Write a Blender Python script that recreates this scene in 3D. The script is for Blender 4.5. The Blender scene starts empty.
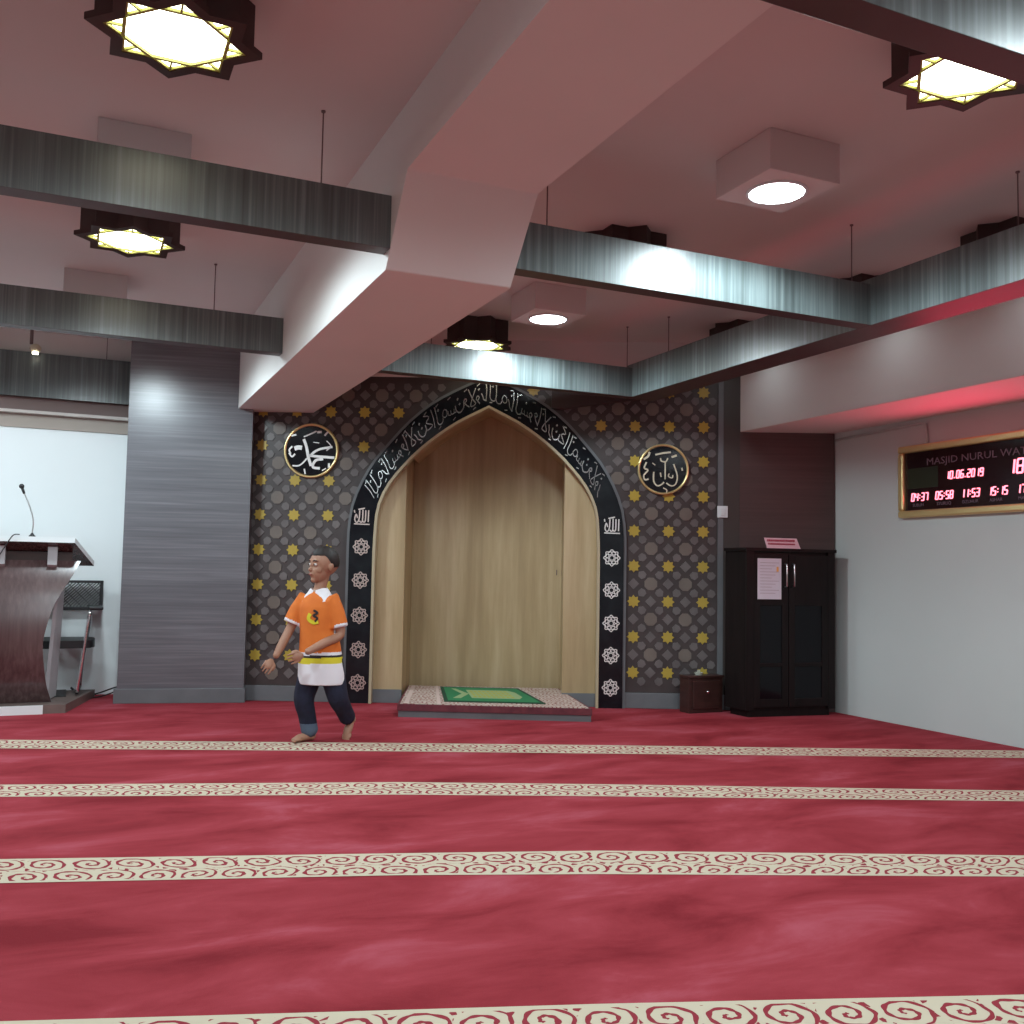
import bpy, bmesh, math, random
from mathutils import Vector, Matrix
from math import sin, cos, pi, radians as rad
random.seed(7)
COL = bpy.context.scene.collection
SC = bpy.context.scene

# ------------------------------------------------------------------ materials
def nmat(name):
    m = bpy.data.materials.new(name); m.use_nodes = True
    nt = m.node_tree; b = nt.nodes['Principled BSDF']
    return m, nt, b
def N(nt, t, **k):
    n = nt.nodes.new(t)
    for a, v in k.items(): setattr(n, a, v)
    return n
def L(nt, a, b): nt.links.new(a, b)
def plain(name, col, rough=.6, metal=0., spec=.5, emit=None, es=0.):
    m, nt, b = nmat(name)
    b.inputs['Base Color'].default_value = (*col, 1); b.inputs['Roughness'].default_value = rough
    b.inputs['Metallic'].default_value = metal; b.inputs['Specular IOR Level'].default_value = spec
    if emit: b.inputs['Emission Color'].default_value = (*emit, 1); b.inputs['Emission Strength'].default_value = es
    return m
def ramp(nt, stops, fac):
    r = N(nt, 'ShaderNodeValToRGB'); e = r.color_ramp.elements
    while len(e) > 1: e.remove(e[0])
    e[0].position = stops[0][0]; e[0].color = (*stops[0][1], 1)
    for p, c in stops[1:]:
        q = e.new(p); q.color = (*c, 1)
    L(nt, fac, r.inputs[0]); return r
def noisy(name, stops, scale=(1, 1, 1), nscale=5., detail=4., rough=.5, coord='Object', rough_hi=None, bump=0., spec=.5, distort=0., metal=0.):
    m, nt, b = nmat(name)
    tc = N(nt, 'ShaderNodeTexCoord'); mp = N(nt, 'ShaderNodeMapping'); mp.inputs['Scale'].default_value = scale
    L(nt, tc.outputs[coord], mp.inputs[0])
    n = N(nt, 'ShaderNodeTexNoise'); n.inputs['Scale'].default_value = nscale; n.inputs['Detail'].default_value = detail
    n.inputs['Distortion'].default_value = distort
    L(nt, mp.outputs[0], n.inputs['Vector'])
    r = ramp(nt, stops, n.outputs['Fac']); L(nt, r.outputs[0], b.inputs['Base Color'])
    b.inputs['Roughness'].default_value = rough; b.inputs['Specular IOR Level'].default_value = spec; b.inputs['Metallic'].default_value = metal
    if bump:
        bp = N(nt, 'ShaderNodeBump'); bp.inputs['Strength'].default_value = bump; bp.inputs['Distance'].default_value = .004
        L(nt, n.outputs['Fac'], bp.inputs['Height']); L(nt, bp.outputs[0], b.inputs['Normal'])
    return m
M = {}
M['paint'] = noisy('white_paint', [(.3, (.69, .68, .66)), (.7, (.74, .73, .71))], nscale=1.2, rough=.62, bump=.02)
M['ceil'] = noisy('ceiling_paint', [(.3, (.62, .58, .57)), (.7, (.67, .63, .62))], nscale=.9, rough=.75)
M['alcove'] = noisy('alcove_paint', [(.3, (.76, .80, .81)), (.7, (.80, .84, .85))], nscale=.8, rough=.6)
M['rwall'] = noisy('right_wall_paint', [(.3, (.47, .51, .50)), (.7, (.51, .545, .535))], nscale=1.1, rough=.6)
# streaked wood laminate, grain running up the beam
def laminate(name, horizontal, dark, mid, lite, rough):
    m, nt, b = nmat(name)
    tc = N(nt, 'ShaderNodeTexCoord')
    mp = N(nt, 'ShaderNodeMapping'); mp.inputs['Scale'].default_value = (1.2, 1.2, 60) if horizontal else (46, 46, .8)
    L(nt, tc.outputs['Object'], mp.inputs[0])
    n1 = N(nt, 'ShaderNodeTexNoise'); n1.inputs['Scale'].default_value = 1.; n1.inputs['Detail'].default_value = 5.; n1.inputs['Roughness'].default_value = .6
    L(nt, mp.outputs[0], n1.inputs['Vector'])
    mp2 = N(nt, 'ShaderNodeMapping'); mp2.inputs['Scale'].default_value = (.3, .3, 9) if horizontal else (5, 5, .15)
    L(nt, tc.outputs['Object'], mp2.inputs[0])
    n2 = N(nt, 'ShaderNodeTexNoise'); n2.inputs['Scale'].default_value = 1.; n2.inputs['Detail'].default_value = 2.
    L(nt, mp2.outputs[0], n2.inputs['Vector'])
    mx = N(nt, 'ShaderNodeMix'); mx.inputs[0].default_value = .35
    L(nt, n1.outputs['Fac'], mx.inputs[2]); L(nt, n2.outputs['Fac'], mx.inputs[3])
    r = ramp(nt, [(.36, dark), (.5, mid), (.66, lite)], mx.outputs[0])
    L(nt, r.outputs[0], b.inputs['Base Color'])
    b.inputs['Roughness'].default_value = rough; b.inputs['Specular IOR Level'].default_value = .6
    return m
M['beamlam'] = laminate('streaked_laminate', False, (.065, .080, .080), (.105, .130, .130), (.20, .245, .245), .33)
M['collam'] = laminate('column_laminate', True, (.105, .105, .118), (.135, .135, .15), (.20, .20, .22), .30)
M['podlam'] = laminate('podium_laminate', False, (.075, .042, .042), (.10, .06, .06), (.14, .09, .09), .27)
M['brownlam'] = laminate('brown_laminate', True, (.055, .033, .031), (.066, .04, .038), (.08, .05, .047), .5)
M['undershade'] = noisy('shaded_underside_laminate', [(.3, (.05, .032, .030)), (.7, (.065, .043, .04))], scale=(2, 2, 2), nscale=4, rough=.45)  # beam undersides: shade and red carpet bounce put into the colour
M['nichewood'] = None
def nichewood():
    m, nt, b = nmat('oak_veneer')
    tc = N(nt, 'ShaderNodeTexCoord')
    mp = N(nt, 'ShaderNodeMapping'); mp.inputs['Scale'].default_value = (7, 7, .5); L(nt, tc.outputs['Object'], mp.inputs[0])
    n = N(nt, 'ShaderNodeTexNoise'); n.inputs['Scale'].default_value = 1.; n.inputs['Detail'].default_value = 6.; n.inputs['Roughness'].default_value = .62
    L(nt, mp.outputs[0], n.inputs['Vector'])
    r = ramp(nt, [(.3, (.29, .205, .105)), (.5, (.40, .295, .16)), (.68, (.50, .385, .235))], n.outputs['Fac'])
    L(nt, r.outputs[0], b.inputs['Base Color']); b.inputs['Roughness'].default_value = .4
    return m
M['nichewood'] = nichewood()
M['trimwood'] = plain('pale_trim_wood', (.42, .36, .24), .4)
M['greybase'] = noisy('grey_skirting', [(.3, (.12, .13, .14)), (.7, (.15, .16, .17))], nscale=6, rough=.45)
M['band'] = noisy('black_polished_band', [(.4, (.006, .008, .011)), (.8, (.014, .018, .022))], nscale=9, rough=.13, spec=.3)
M['silver'] = plain('polished_silver', (.86, .86, .84), .32, .45)
M['lettersilver'] = plain('letter_silver', (.50, .52, .52), .25, 1.)
M['gold'] = plain('polished_gold', (.86, .70, .34), .28, .8)
M['rosemetal'] = plain('engraved_metal', (.60, .50, .46), .4, .7)
M['lattice'] = noisy('dark_lattice', [(.3, (.040, .031, .031)), (.7, (.058, .045, .044))], nscale=7, rough=.45)
M['inlay'] = noisy('grey_mauve_inlay', [(.3, (.10, .090, .090)), (.7, (.15, .135, .132))], nscale=5, rough=.4)
M['inlay2'] = noisy('taupe_inlay', [(.3, (.13, .108, .092)), (.7, (.165, .14, .12))], nscale=5, rough=.4)
M['yellow'] = plain('golden_star_inlay', (.42, .31, .045), .38)
M['blackwood'] = noisy('black_brown_veneer', [(.3, (.008, .006, .006)), (.7, (.013, .009, .009))], scale=(8, 8, 1), nscale=3, rough=.4, spec=.18)
M['redwood'] = noisy('dark_red_wood', [(.3, (.035, .014, .012)), (.7, (.055, .022, .018))], scale=(2, 2, 12), nscale=3, rough=.35)
M['glassdark'] = plain('dark_cabinet_glass', (.004, .004, .006), .1, spec=.25)
M['steel'] = plain('brushed_steel', (.6, .6, .6), .28, 1.)
M['chrome'] = plain('chrome', (.75, .75, .78), .12, 1.)
M['blackpl'] = plain('black_plastic', (.012, .012, .014), .45)
M['whitepl'] = plain('white_plastic', (.70, .78, .80), .35)
M['paper'] = plain('paper', (.66, .68, .76), .7)
M['pinkpaper'] = plain('pink_paper', (.72, .52, .58), .6)
M['redink'] = plain('red_ink', (.42, .06, .1), .6)
M['greyink'] = plain('grey_ink', (.36, .33, .38), .7)
M['orangeink'] = plain('orange_ink', (.8, .45, .12), .6)
M['lampwood'] = noisy('lamp_dark_wood', [(.3, (.032, .018, .016)), (.7, (.05, .028, .025))], scale=(3, 3, 3), nscale=3, rough=.5)
M['slabwhite'] = plain('white_laminate', (.80, .86, .87), .35)
M['greyboard'] = noisy('greyish_board', [(.3, (.38, .39, .41)), (.7, (.48, .49, .51))], nscale=3, rough=.4)
M['basebrown'] = noisy('brown_base_board', [(.3, (.13, .095, .085)), (.7, (.17, .125, .11))], nscale=4, rough=.5)
M['rod'] = plain('dark_rod', (.15, .10, .10), .5)
M['scroll'] = None
M['glow'] = plain('lamp_glass', (.9, .9, .8), .5, emit=(1., .98, .76), es=6.5)
M['coolglow'] = plain('dim_cool_lamp_glass', (.8, .85, .85), .4, emit=(.8, .93, 1.), es=3.2)  # aisle lamps glow weakly, added to brighten the white boxed beam
M['lens'] = plain('downlight_lens', (.9, .9, .9), .5, emit=(.93, .98, 1.), es=26.)
M['lampbar'] = plain('olive_lamp_bar', (.36, .38, .10), .5)
M['led'] = plain('red_led', (1., .3, .35), .4, emit=(1., .22, .30), es=2.6)
M['clockface'] = plain('clock_glass', (.016, .006, .008), .12)  # plain dark glass of the clock face
M['clocktxt'] = plain('dull_clock_lettering', (.14, .09, .12), .5)
M['clockgreen'] = plain('clock_green_print', (.014, .018, .006), .3)
M['green'] = plain('green_rug', (.02, .20, .075), .85)
M['dkgreen'] = plain('dark_green_rug', (.006, .055, .025), .85)
M['ltgreen'] = plain('pale_green_rug', (.30, .42, .20), .85)
M['rugyellow'] = plain('yellow_rug_weave', (.42, .40, .06), .85)
M['maroon'] = noisy('maroon_carpet_edge', [(.3, (.10, .02, .03)), (.7, (.16, .035, .045))], nscale=20, rough=.9)
M['pinktrim'] = plain('pale_pink_weave', (.62, .48, .44), .9)
M['skin'] = noisy('child_skin', [(.3, (.34, .175, .11)), (.7, (.40, .215, .14))], nscale=8, rough=.5)
M['hair'] = plain('black_hair', (.014, .010, .009), .6)
M['orange'] = noisy('orange_jersey', [(.3, (.62, .145, .018)), (.7, (.72, .19, .025))], nscale=9, rough=.8)
M['cloth'] = plain('white_jersey', (.78, .78, .82), .8)
M['yelcloth'] = plain('yellow_jersey_stripe', (.66, .60, .03), .8)
M['blackcloth'] = plain('black_print', (.02, .018, .02), .8)
M['jeans'] = noisy('navy_denim', [(.3, (.006, .008, .022)), (.7, (.011, .014, .038))], nscale=30, rough=.85)
M['cuff'] = plain('turned_denim', (.09, .13, .19), .85)
M['eyewhite'] = plain('eye_white', (.7, .68, .65), .3)
M['lip'] = plain('lips', (.30, .10, .08), .5)

def carpet_red():
    m, nt, b = nmat('red_pile_carpet')
    tc = N(nt, 'ShaderNodeTexCoord')
    mp = N(nt, 'ShaderNodeMapping'); mp.inputs['Rotation'].default_value = (0, 0, rad(20)); mp.inputs['Scale'].default_value = (1., 2.2, 1)
    L(nt, tc.outputs['Object'], mp.inputs[0])
    n = N(nt, 'ShaderNodeTexNoise'); n.inputs['Scale'].default_value = 1.5; n.inputs['Detail'].default_value = 6.; n.inputs['Roughness'].default_value = .6; n.inputs['Distortion'].default_value = .5
    L(nt, mp.outputs[0], n.inputs['Vector'])
    r = ramp(nt, [(.32, (.20, .020, .028)), (.45, (.275, .033, .044)), (.56, (.325, .045, .060)), (.70, (.40, .082, .11))], n.outputs['Fac'])
    f = N(nt, 'ShaderNodeTexNoise'); f.inputs['Scale'].default_value = 260.; f.inputs['Detail'].default_value = 2.
    L(nt, tc.outputs['Object'], f.inputs['Vector'])
    bp = N(nt, 'ShaderNodeBump'); bp.inputs['Strength'].default_value = .35; bp.inputs['Distance'].default_value = .004
    L(nt, f.outputs['Fac'], bp.inputs['Height']); L(nt, bp.outputs[0], b.inputs['Normal'])
    L(nt, r.outputs[0], b.inputs['Base Color']); b.inputs['Roughness'].default_value = .92; b.inputs['Specular IOR Level'].default_value = .06
    return m
M['carpet'] = carpet_red()
def math_n(nt, op, a, b=None, c=None):
    n = N(nt, 'ShaderNodeMath', operation=op)
    for i, v in enumerate((a, b, c)):
        if v is None: continue
        if isinstance(v, (int, float)): n.inputs[i].default_value = v
        else: L(nt, v, n.inputs[i])
    return n.outputs[0]
def scroll_mat(name, cream, red, cell=.14, width=.27):
    """arabesque scrolls woven in a border: spiral curls in alternating cells, leaves between"""
    m, nt, b = nmat(name)
    uv = N(nt, 'ShaderNodeUVMap'); uv.uv_map = 'uv'
    nz = N(nt, 'ShaderNodeTexNoise'); nz.inputs['Scale'].default_value = 9.; nz.inputs['Detail'].default_value = 2.
    L(nt, uv.outputs[0], nz.inputs['Vector'])
    dv = N(nt, 'ShaderNodeVectorMath', operation='MULTIPLY_ADD'); L(nt, nz.outputs['Color'], dv.inputs[0])
    dv.inputs[1].default_value = (.03, .03, 0); L(nt, uv.outputs[0], dv.inputs[2])
    sp = N(nt, 'ShaderNodeSeparateXYZ'); L(nt, dv.outputs[0], sp.inputs[0])
    sp0 = N(nt, 'ShaderNodeSeparateXYZ'); L(nt, uv.outputs[0], sp0.inputs[0])
    vr = math_n(nt, 'DIVIDE', sp.outputs[1], cell)
    row = math_n(nt, 'FLOOR', vr)
    s = math_n(nt, 'ADD', math_n(nt, 'DIVIDE', sp.outputs[0], cell), math_n(nt, 'MULTIPLY', row, .5))
    fu = math_n(nt, 'SUBTRACT', math_n(nt, 'FRACT', s), .5)
    ce = math_n(nt, 'FLOOR', s)
    sg = math_n(nt, 'SUBTRACT', 1., math_n(nt, 'MULTIPLY', math_n(nt, 'FLOORED_MODULO', ce, 2.), 2.))
    y = math_n(nt, 'MULTIPLY', math_n(nt, 'SUBTRACT', math_n(nt, 'FRACT', vr), .5), sg)
    r = math_n(nt, 'SQRT', math_n(nt, 'ADD', math_n(nt, 'MULTIPLY', fu, fu), math_n(nt, 'MULTIPLY', y, y)))
    th = math_n(nt, 'ARCTAN2', y, fu)
    spiral = math_n(nt, 'SINE', math_n(nt, 'ADD', math_n(nt, 'MULTIPLY', r, 24.), th))
    leaf = math_n(nt, 'SINE', math_n(nt, 'MULTIPLY', th, 7.))
    spiral = math_n(nt, 'ADD', spiral, math_n(nt, 'MULTIPLY', leaf, .22))
    inside = math_n(nt, 'LESS_THAN', r, .5)
    # leaves between curls
    vo = N(nt, 'ShaderNodeTexVoronoi'); vo.feature = 'DISTANCE_TO_EDGE'; vo.inputs['Scale'].default_value = 30.
    L(nt, dv.outputs[0], vo.inputs['Vector'])
    vm = math_n(nt, 'GREATER_THAN', vo.outputs['Distance'], .20)
    ins = math_n(nt, 'MULTIPLY', math_n(nt, 'LESS_THAN', spiral, -.50), inside)
    outs = math_n(nt, 'MULTIPLY', vm, math_n(nt, 'SUBTRACT', 1., inside))
    pat = math_n(nt, 'MAXIMUM', ins, outs)
    e1 = math_n(nt, 'GREATER_THAN', sp0.outputs[1], width * .07); e2 = math_n(nt, 'LESS_THAN', sp0.outputs[1], width * .93)
    pat = math_n(nt, 'MULTIPLY', pat, math_n(nt, 'MULTIPLY', e1, e2))
    mx = N(nt, 'ShaderNodeMix', data_type='RGBA'); L(nt, pat, mx.inputs[0]); mx.inputs[6].default_value = (*cream, 1); mx.inputs[7].default_value = (*red, 1)
    L(nt, mx.outputs[2], b.inputs['Base Color']); b.inputs['Roughness'].default_value = .9; b.inputs['Specular IOR Level'].default_value = .15
    return m
M['scroll'] = scroll_mat('woven_scroll_border', (.56, .50, .38), (.27, .03, .045))
M['platcarpet'] = scroll_mat('cream_platform_carpet', (.56, .47, .41), (.27, .09, .08), cell=.11, width=3.)

# ------------------------------------------------------------------ mesh helpers
class MB:
    def __init__(s): s.v = []; s.f = []; s.mi = []; s.uv = None
    def add(s, vs, fs, mi=0):
        o = len(s.v); s.v += [tuple(v) for v in vs]; s.f += [tuple(i + o for i in f) for f in fs]; s.mi += [mi] * len(fs); return s
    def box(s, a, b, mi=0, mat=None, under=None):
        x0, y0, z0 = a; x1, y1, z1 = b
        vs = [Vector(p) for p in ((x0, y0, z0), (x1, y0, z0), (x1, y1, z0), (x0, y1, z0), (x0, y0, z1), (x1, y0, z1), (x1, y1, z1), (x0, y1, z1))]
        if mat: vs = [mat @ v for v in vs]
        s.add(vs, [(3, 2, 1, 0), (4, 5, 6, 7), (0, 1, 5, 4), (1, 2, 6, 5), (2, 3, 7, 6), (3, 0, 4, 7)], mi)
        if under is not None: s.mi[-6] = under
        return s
    def prism(s, poly, h0, h1, ax=2, mi=0, side=None, fn=None):
        """poly: list of 2D pts; extruded along axis ax from h0 to h1"""
        n = len(poly)
        def mk(p, h):
            if fn: return fn(p[0], p[1], h)
            return {2: (p[0], p[1], h), 1: (p[0], h, p[1]), 0: (h, p[0], p[1])}[ax]
        vs = [mk(p, h0) for p in poly] + [mk(p, h1) for p in poly]
        fs = [tuple(range(n))[::-1], tuple(range(n, 2 * n))]
        s.add(vs, fs, mi)
        s.add(vs, [(i, (i + 1) % n, n + (i + 1) % n, n + i) for i in range(n)], mi if side is None else side)
        return s
    def tube(s, pts, r, n=8, mi=0, caps=True):
        pts = [Vector(p) for p in pts]; rr = r if isinstance(r, (list, tuple)) else [r] * len(pts)
        rings = []; up = None
        for i, p in enumerate(pts):
            t = (pts[min(i + 1, len(pts) - 1)] - pts[max(i - 1, 0)]).normalized()
            if up is None: up = Vector((0, 0, 1)) if abs(t.z) < .9 else Vector((1, 0, 0))
            a = t.cross(up).normalized(); b = a.cross(t).normalized(); up = b
            rings.append([p + (a * cos(2 * pi * k / n) + b * sin(2 * pi * k / n)) * rr[i] for k in range(n)])
        vs = [v for r_ in rings for v in r_]; fs = []
        for i in range(len(pts) - 1):
            for k in range(n):
                a = i * n + k; b = i * n + (k + 1) % n
                fs.append((a, b, b + n, a + n))
        if caps: fs += [tuple(range(n))[::-1], tuple(range(len(vs) - n, len(vs)))]
        return s.add(vs, fs, mi)
    def lathe(s, prof, n=32, mi=0, mat=None, caps=True):
        """prof: (r, h) list about local z"""
        vs = []; fs = []
        for r, h in prof:
            for k in range(n): vs.append(Vector((r * cos(2 * pi * k / n), r * sin(2 * pi * k / n), h)))
        for i in range(len(prof) - 1):
            for k in range(n): fs.append((i * n + k, i * n + (k + 1) % n, (i + 1) * n + (k + 1) % n, (i + 1) * n + k))
        if caps and prof[0][0] > 1e-5: fs.append(tuple(range(n))[::-1])
        if caps and prof[-1][0] > 1e-5: fs.append(tuple(range(len(vs) - n, len(vs))))
        if mat: vs = [mat @ v for v in vs]
        return s.add(vs, fs, mi)
    def sphere(s, c, r, n=16, m=10, mi=0, R=None):
        c = Vector(c); r = Vector(r) if isinstance(r, (tuple, list)) else Vector((r, r, r))
        vs = []; fs = []
        for j in range(m + 1):
            a = pi * j / m
            for k in range(n):
                b = 2 * pi * k / n
                p = Vector((r.x * sin(a) * cos(b), r.y * sin(a) * sin(b), r.z * cos(a)))
                if R: p = R @ p
                vs.append(c + p)
        for j in range(m):
            for k in range(n): fs.append((j * n + k, (j + 1) * n + k, (j + 1) * n + (k + 1) % n, j * n + (k + 1) % n))
        return s.add(vs, fs, mi)
    def ribbon(s, pts, w, fn, h0=0, h1=.004, mi=0, closed=False):
        """calligraphic stroke: 2D polyline of width w (list allowed), mapped to 3D by fn(x,y,h)"""
        n = len(pts); ww = w if isinstance(w, (list, tuple)) else [w] * n
        Lf = []; Rt = []
        for i, p in enumerate(pts):
            a = pts[(i - 1) % n] if closed else pts[max(i - 1, 0)]; b = pts[(i + 1) % n] if closed else pts[min(i + 1, n - 1)]
            dx, dy = b[0] - a[0], b[1] - a[1]; l = math.hypot(dx, dy) or 1; nx, ny = -dy / l * ww[i] / 2, dx / l * ww[i] / 2
            Lf.append((p[0] + nx, p[1] + ny)); Rt.append((p[0] - nx, p[1] - ny))
        k = n if closed else n - 1
        for i in range(k):
            j = (i + 1) % n
            q = [Lf[i], Rt[i], Rt[j], Lf[j]]
            vs = [fn(x, y, h0) for x, y in q] + [fn(x, y, h1) for x, y in q]
            s.add(vs, [(4, 5, 6, 7), (0, 4, 7, 3), (1, 2, 6, 5), (0, 1, 5, 4), (3, 7, 6, 2)], mi)
        return s
    def build(s, name, mats, parent=None, smooth=False, bevel=0, fixn=True):
        me = bpy.data.meshes.new(name); me.from_pydata(s.v, [], s.f)
        if not isinstance(mats, (list, tuple)): mats = [mats]
        for m in mats: me.materials.append(M[m] if isinstance(m, str) else m)
        me.polygons.foreach_set('material_index', s.mi)
        if fixn:
            bm = bmesh.new(); bm.from_mesh(me); bmesh.ops.recalc_face_normals(bm, faces=bm.faces); bm.to_mesh(me); bm.free()
        if smooth: me.polygons.foreach_set('use_smooth', [True] * len(me.polygons))
        me.update()
        o = bpy.data.objects.new(name, me); COL.objects.link(o)
        if parent: o.parent = parent
        if bevel:
            b = o.modifiers.new('bevel', 'BEVEL'); b.width = bevel; b.segments = 2; b.limit_method = 'ANGLE'
        if smooth == 'auto':
            try: me.shade_auto_smooth = True
            except Exception: pass
        return o
def tag(o, label=None, cat=None, group=None, kind=None):
    if label: o['label'] = label
    if cat: o['category'] = cat
    if group: o['group'] = group
    if kind: o['kind'] = kind
    return o
def thing(name, label, cat, loc=(0, 0, 0), rz=0, group=None):
    o = bpy.data.objects.new(name, None); COL.objects.link(o); o.location = loc; o.rotation_euler = (0, 0, rz)
    o.empty_display_size = .1
    return tag(o, label, cat, group)
def copy_tree(o, parent=None):
    c = o.copy(); COL.objects.link(c)
    if parent: c.parent = parent
    for ch in [x for x in COL.objects if x.parent == o]: copy_tree(ch, c)
    return c
def struct(o): o['kind'] = 'structure'; return o
def smoothpts(pts, k=6, closed=False):
    out = []; n = len(pts); P = [Vector((*p, 0)) if len(p) == 2 else Vector(p) for p in pts]
    rng = range(n) if closed else range(n - 1)
    for i in rng:
        p0 = P[(i - 1) % n] if closed or i > 0 else P[0]; p1 = P[i]; p2 = P[(i + 1) % n]; p3 = P[(i + 2) % n] if closed or i + 2 < n else P[-1]
        for j in range(k):
            t = j / k
            out.append(.5 * ((2 * p1) + (p2 - p0) * t + (2 * p0 - 5 * p1 + 4 * p2 - p3) * t * t + (3 * p1 - p0 - 3 * p2 + p3) * t ** 3))
    if not closed: out.append(P[-1])
    if len(pts[0]) == 2: return [(p.x, p.y) for p in out]
    return out

# ------------------------------------------------------------------ camera
f = 971.05; yaw, pit, roll = .423798, .06287, .018051
fw = Vector((sin(yaw) * cos(pit), cos(yaw) * cos(pit), sin(pit))); rt = Vector((cos(yaw), -sin(yaw), 0)); up = rt.cross(fw)
r2 = cos(roll) * rt + sin(roll) * up; u2 = -sin(roll) * rt + cos(roll) * up
cam = bpy.data.objects.new('camera', bpy.data.cameras.new('camera')); COL.objects.link(cam)
cam.data.sensor_width = 36; cam.data.lens = f * 36 / 1024; cam.data.clip_start = .05
cam.matrix_world = Matrix(((r2.x, u2.x, -fw.x, 0), (r2.y, u2.y, -fw.y, 0), (r2.z, u2.z, -fw.z, 1.), (0, 0, 0, 1)))
SC.camera = cam

# mihrab wall frame: u along the wall, v into the wall, z up
TH = rad(-25.2); D2 = Vector((cos(TH), sin(TH), 0)); NN = Vector((-sin(TH), cos(TH), 0)); W0 = 7.4258
def MW(u, v, z): return D2 * u + NN * (W0 + v) + Vector((0, 0, z))
CZ = 2.80   # ceiling height

# ------------------------------------------------------------------ setting
fl = MB()
fl.add([(-3.2, -4.2, 0), (5.28, -4.2, 0), (5.28, 8.4, 0), (-3.2, 8.4, 0)], [(0, 1, 2, 3)], 0)
stripes = [
 ([(-3.2, 7.45), (-.331, 6.293), (1.793, 5.475), (2.875, 5.040), (5.279, 4.035)], [(-3.2, 7.15), (-.314, 6.005), (1.75, 5.21), (2.80, 4.785), (5.279, 3.79)]),
 ([(-3.2, 6.06), (-.255, 5.022), (1.47, 4.47), (2.347, 4.11), (4.212, 3.297), (5.279, 2.87)], [(-3.2, 5.80), (-.24, 4.766), (1.387, 4.225), (2.226, 3.89), (4.012, 3.141), (5.279, 2.62)]),
 ([(-3.2, 4.83), (-.18, 3.769), (1.103, 3.358), (1.788, 3.134), (3.223, 2.527), (5.279, 1.73)], [(-3.2, 4.53), (-.163, 3.489), (1.027, 3.119), (1.652, 2.893), (2.995, 2.349), (5.279, 1.47)]),
 ([(-3.2, 3.49), (-.101, 2.45), (.724, 2.177), (1.165, 2.033), (2.15, 1.691), (5.279, .60)], [(-3.2, 3.21), (-.19, 2.18), (.63, 1.915), (1.07, 1.77), (2.05, 1.43), (5.279, .33)]),
 ([(-3.2, 2.2), (5.279, -.72)], [(-3.2, 1.93), (5.279, -.99)]),
 ([(-3.2, .95), (5.279, -2.0)], [(-3.2, .68), (5.279, -2.27)])]
uvs = {}
for far, near in stripes:
    s = 0
    far = far if len(far) > 2 else far; o = len(fl.v); n = len(far)
    fl.v += [(x, y, .0015) for x, y in near] + [(x, y, .0015) for x, y in far]
    acc = [0]
    for i in range(1, n): acc.append(acc[-1] + math.dist(far[i], far[i - 1]))
    for i in range(n - 1):
        uvs[len(fl.f)] = [(acc[i], 0), (acc[i + 1], 0), (acc[i + 1], .27), (acc[i], .27)]
        fl.f.append((o + i, o + i + 1, o + n + i + 1, o + n + i)); fl.mi.append(1)
flo = struct(fl.build('floor', ['carpet', 'scroll'], fixn=False))
uvl = flo.data.uv_layers.new(name='uv')
for p in flo.data.polygons:
    if p.index in uvs:
        for k, li in enumerate(p.loop_indices): uvl.data[li].uv = uvs[p.index][k]
struct(MB().box((-3.2, -4.2, CZ), (5.4, 8.5, CZ + .1)).build('ceiling', 'ceil'))
struct(MB().box((5.28, -4.2, 0), (5.38, 8.4, CZ)).build('wall_right', 'rwall'))
struct(MB().box((-3.3, -4.2, 0), (-3.2, 8.4, CZ)).build('wall_left', 'paint'))
struct(MB().box((-3.3, -4.3, 0), (5.38, -4.2, CZ)).build('wall_rear', 'paint'))
wa = MB().box((-3.2, 8.27, 0), (.5, 8.37, 2.045), 0)
wa.box((-3.2, 8.27, 2.045), (.5, 8.37, CZ), 1)
struct(wa.build('wall_alcove', ['alcove', 'paint']))
struct(MB().box((-3.2, 8.258, 2.045), (.36, 8.27, 2.15)).build('trim_1', plain('beige_trim', (.36, .31, .27), .6)))  # wall band below the fascia, recess shade put into its colour
struct(MB().box((-3.2, 8.20, 2.15), (.36, 8.27, 2.172)).build('trim_2', plain('pale_rail', (.55, .50, .47), .5)))
struct(MB().box((-3.2, 8.255, 2.172), (.36, 8.27, 2.285)).build('trim_3', plain('recess_shade_board', (.20, .14, .13), .6)))  # darker band, shade of the recess put into its colour

# ---- arch curves (u offset from centre, z)
UC = -.31
inner_h = [(.865, 0), (.865, .6), (.865, 1.1), (.862, 1.25), (.85, 1.44), (.825, 1.54), (.785, 1.63), (.735, 1.71), (.67, 1.79), (.565, 1.905), (.415, 2.035), (.25, 2.15), (.12, 2.22), (0, 2.28)]
outer_h = [(1.045, 0), (1.045, .6), (1.045, 1.1), (1.043, 1.30), (1.022, 1.48), (.98, 1.61), (.915, 1.745), (.85, 1.85), (.755, 1.965), (.61, 2.13), (.44, 2.275), (.27, 2.375), (.135, 2.44), (0, 2.50)]
def arc(h, n=30):
    pts = smoothpts(h, 8); ln = [0]
    for i in range(1, len(pts)): ln.append(ln[-1] + math.dist(pts[i], pts[i - 1]))
    out = []
    for k in range(n + 1):
        t = ln[-1] * k / n; j = max(i for i in range(len(ln)) if ln[i] <= t + 1e-9); j = min(j, len(ln) - 2)
        q = (t - ln[j]) / (ln[j + 1] - ln[j]); out.append((pts[j][0] + (pts[j + 1][0] - pts[j][0]) * q, pts[j][1] + (pts[j + 1][1] - pts[j][1]) * q))
    out[0] = (out[0][0], 0.); out[-1] = (0., out[-1][1])
    return out
def full(h, n=30):
    a = arc(h, n); return [(UC - x, z) for x, z in a] + [(UC + x, z) for x, z in a[::-1][1:]]
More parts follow.
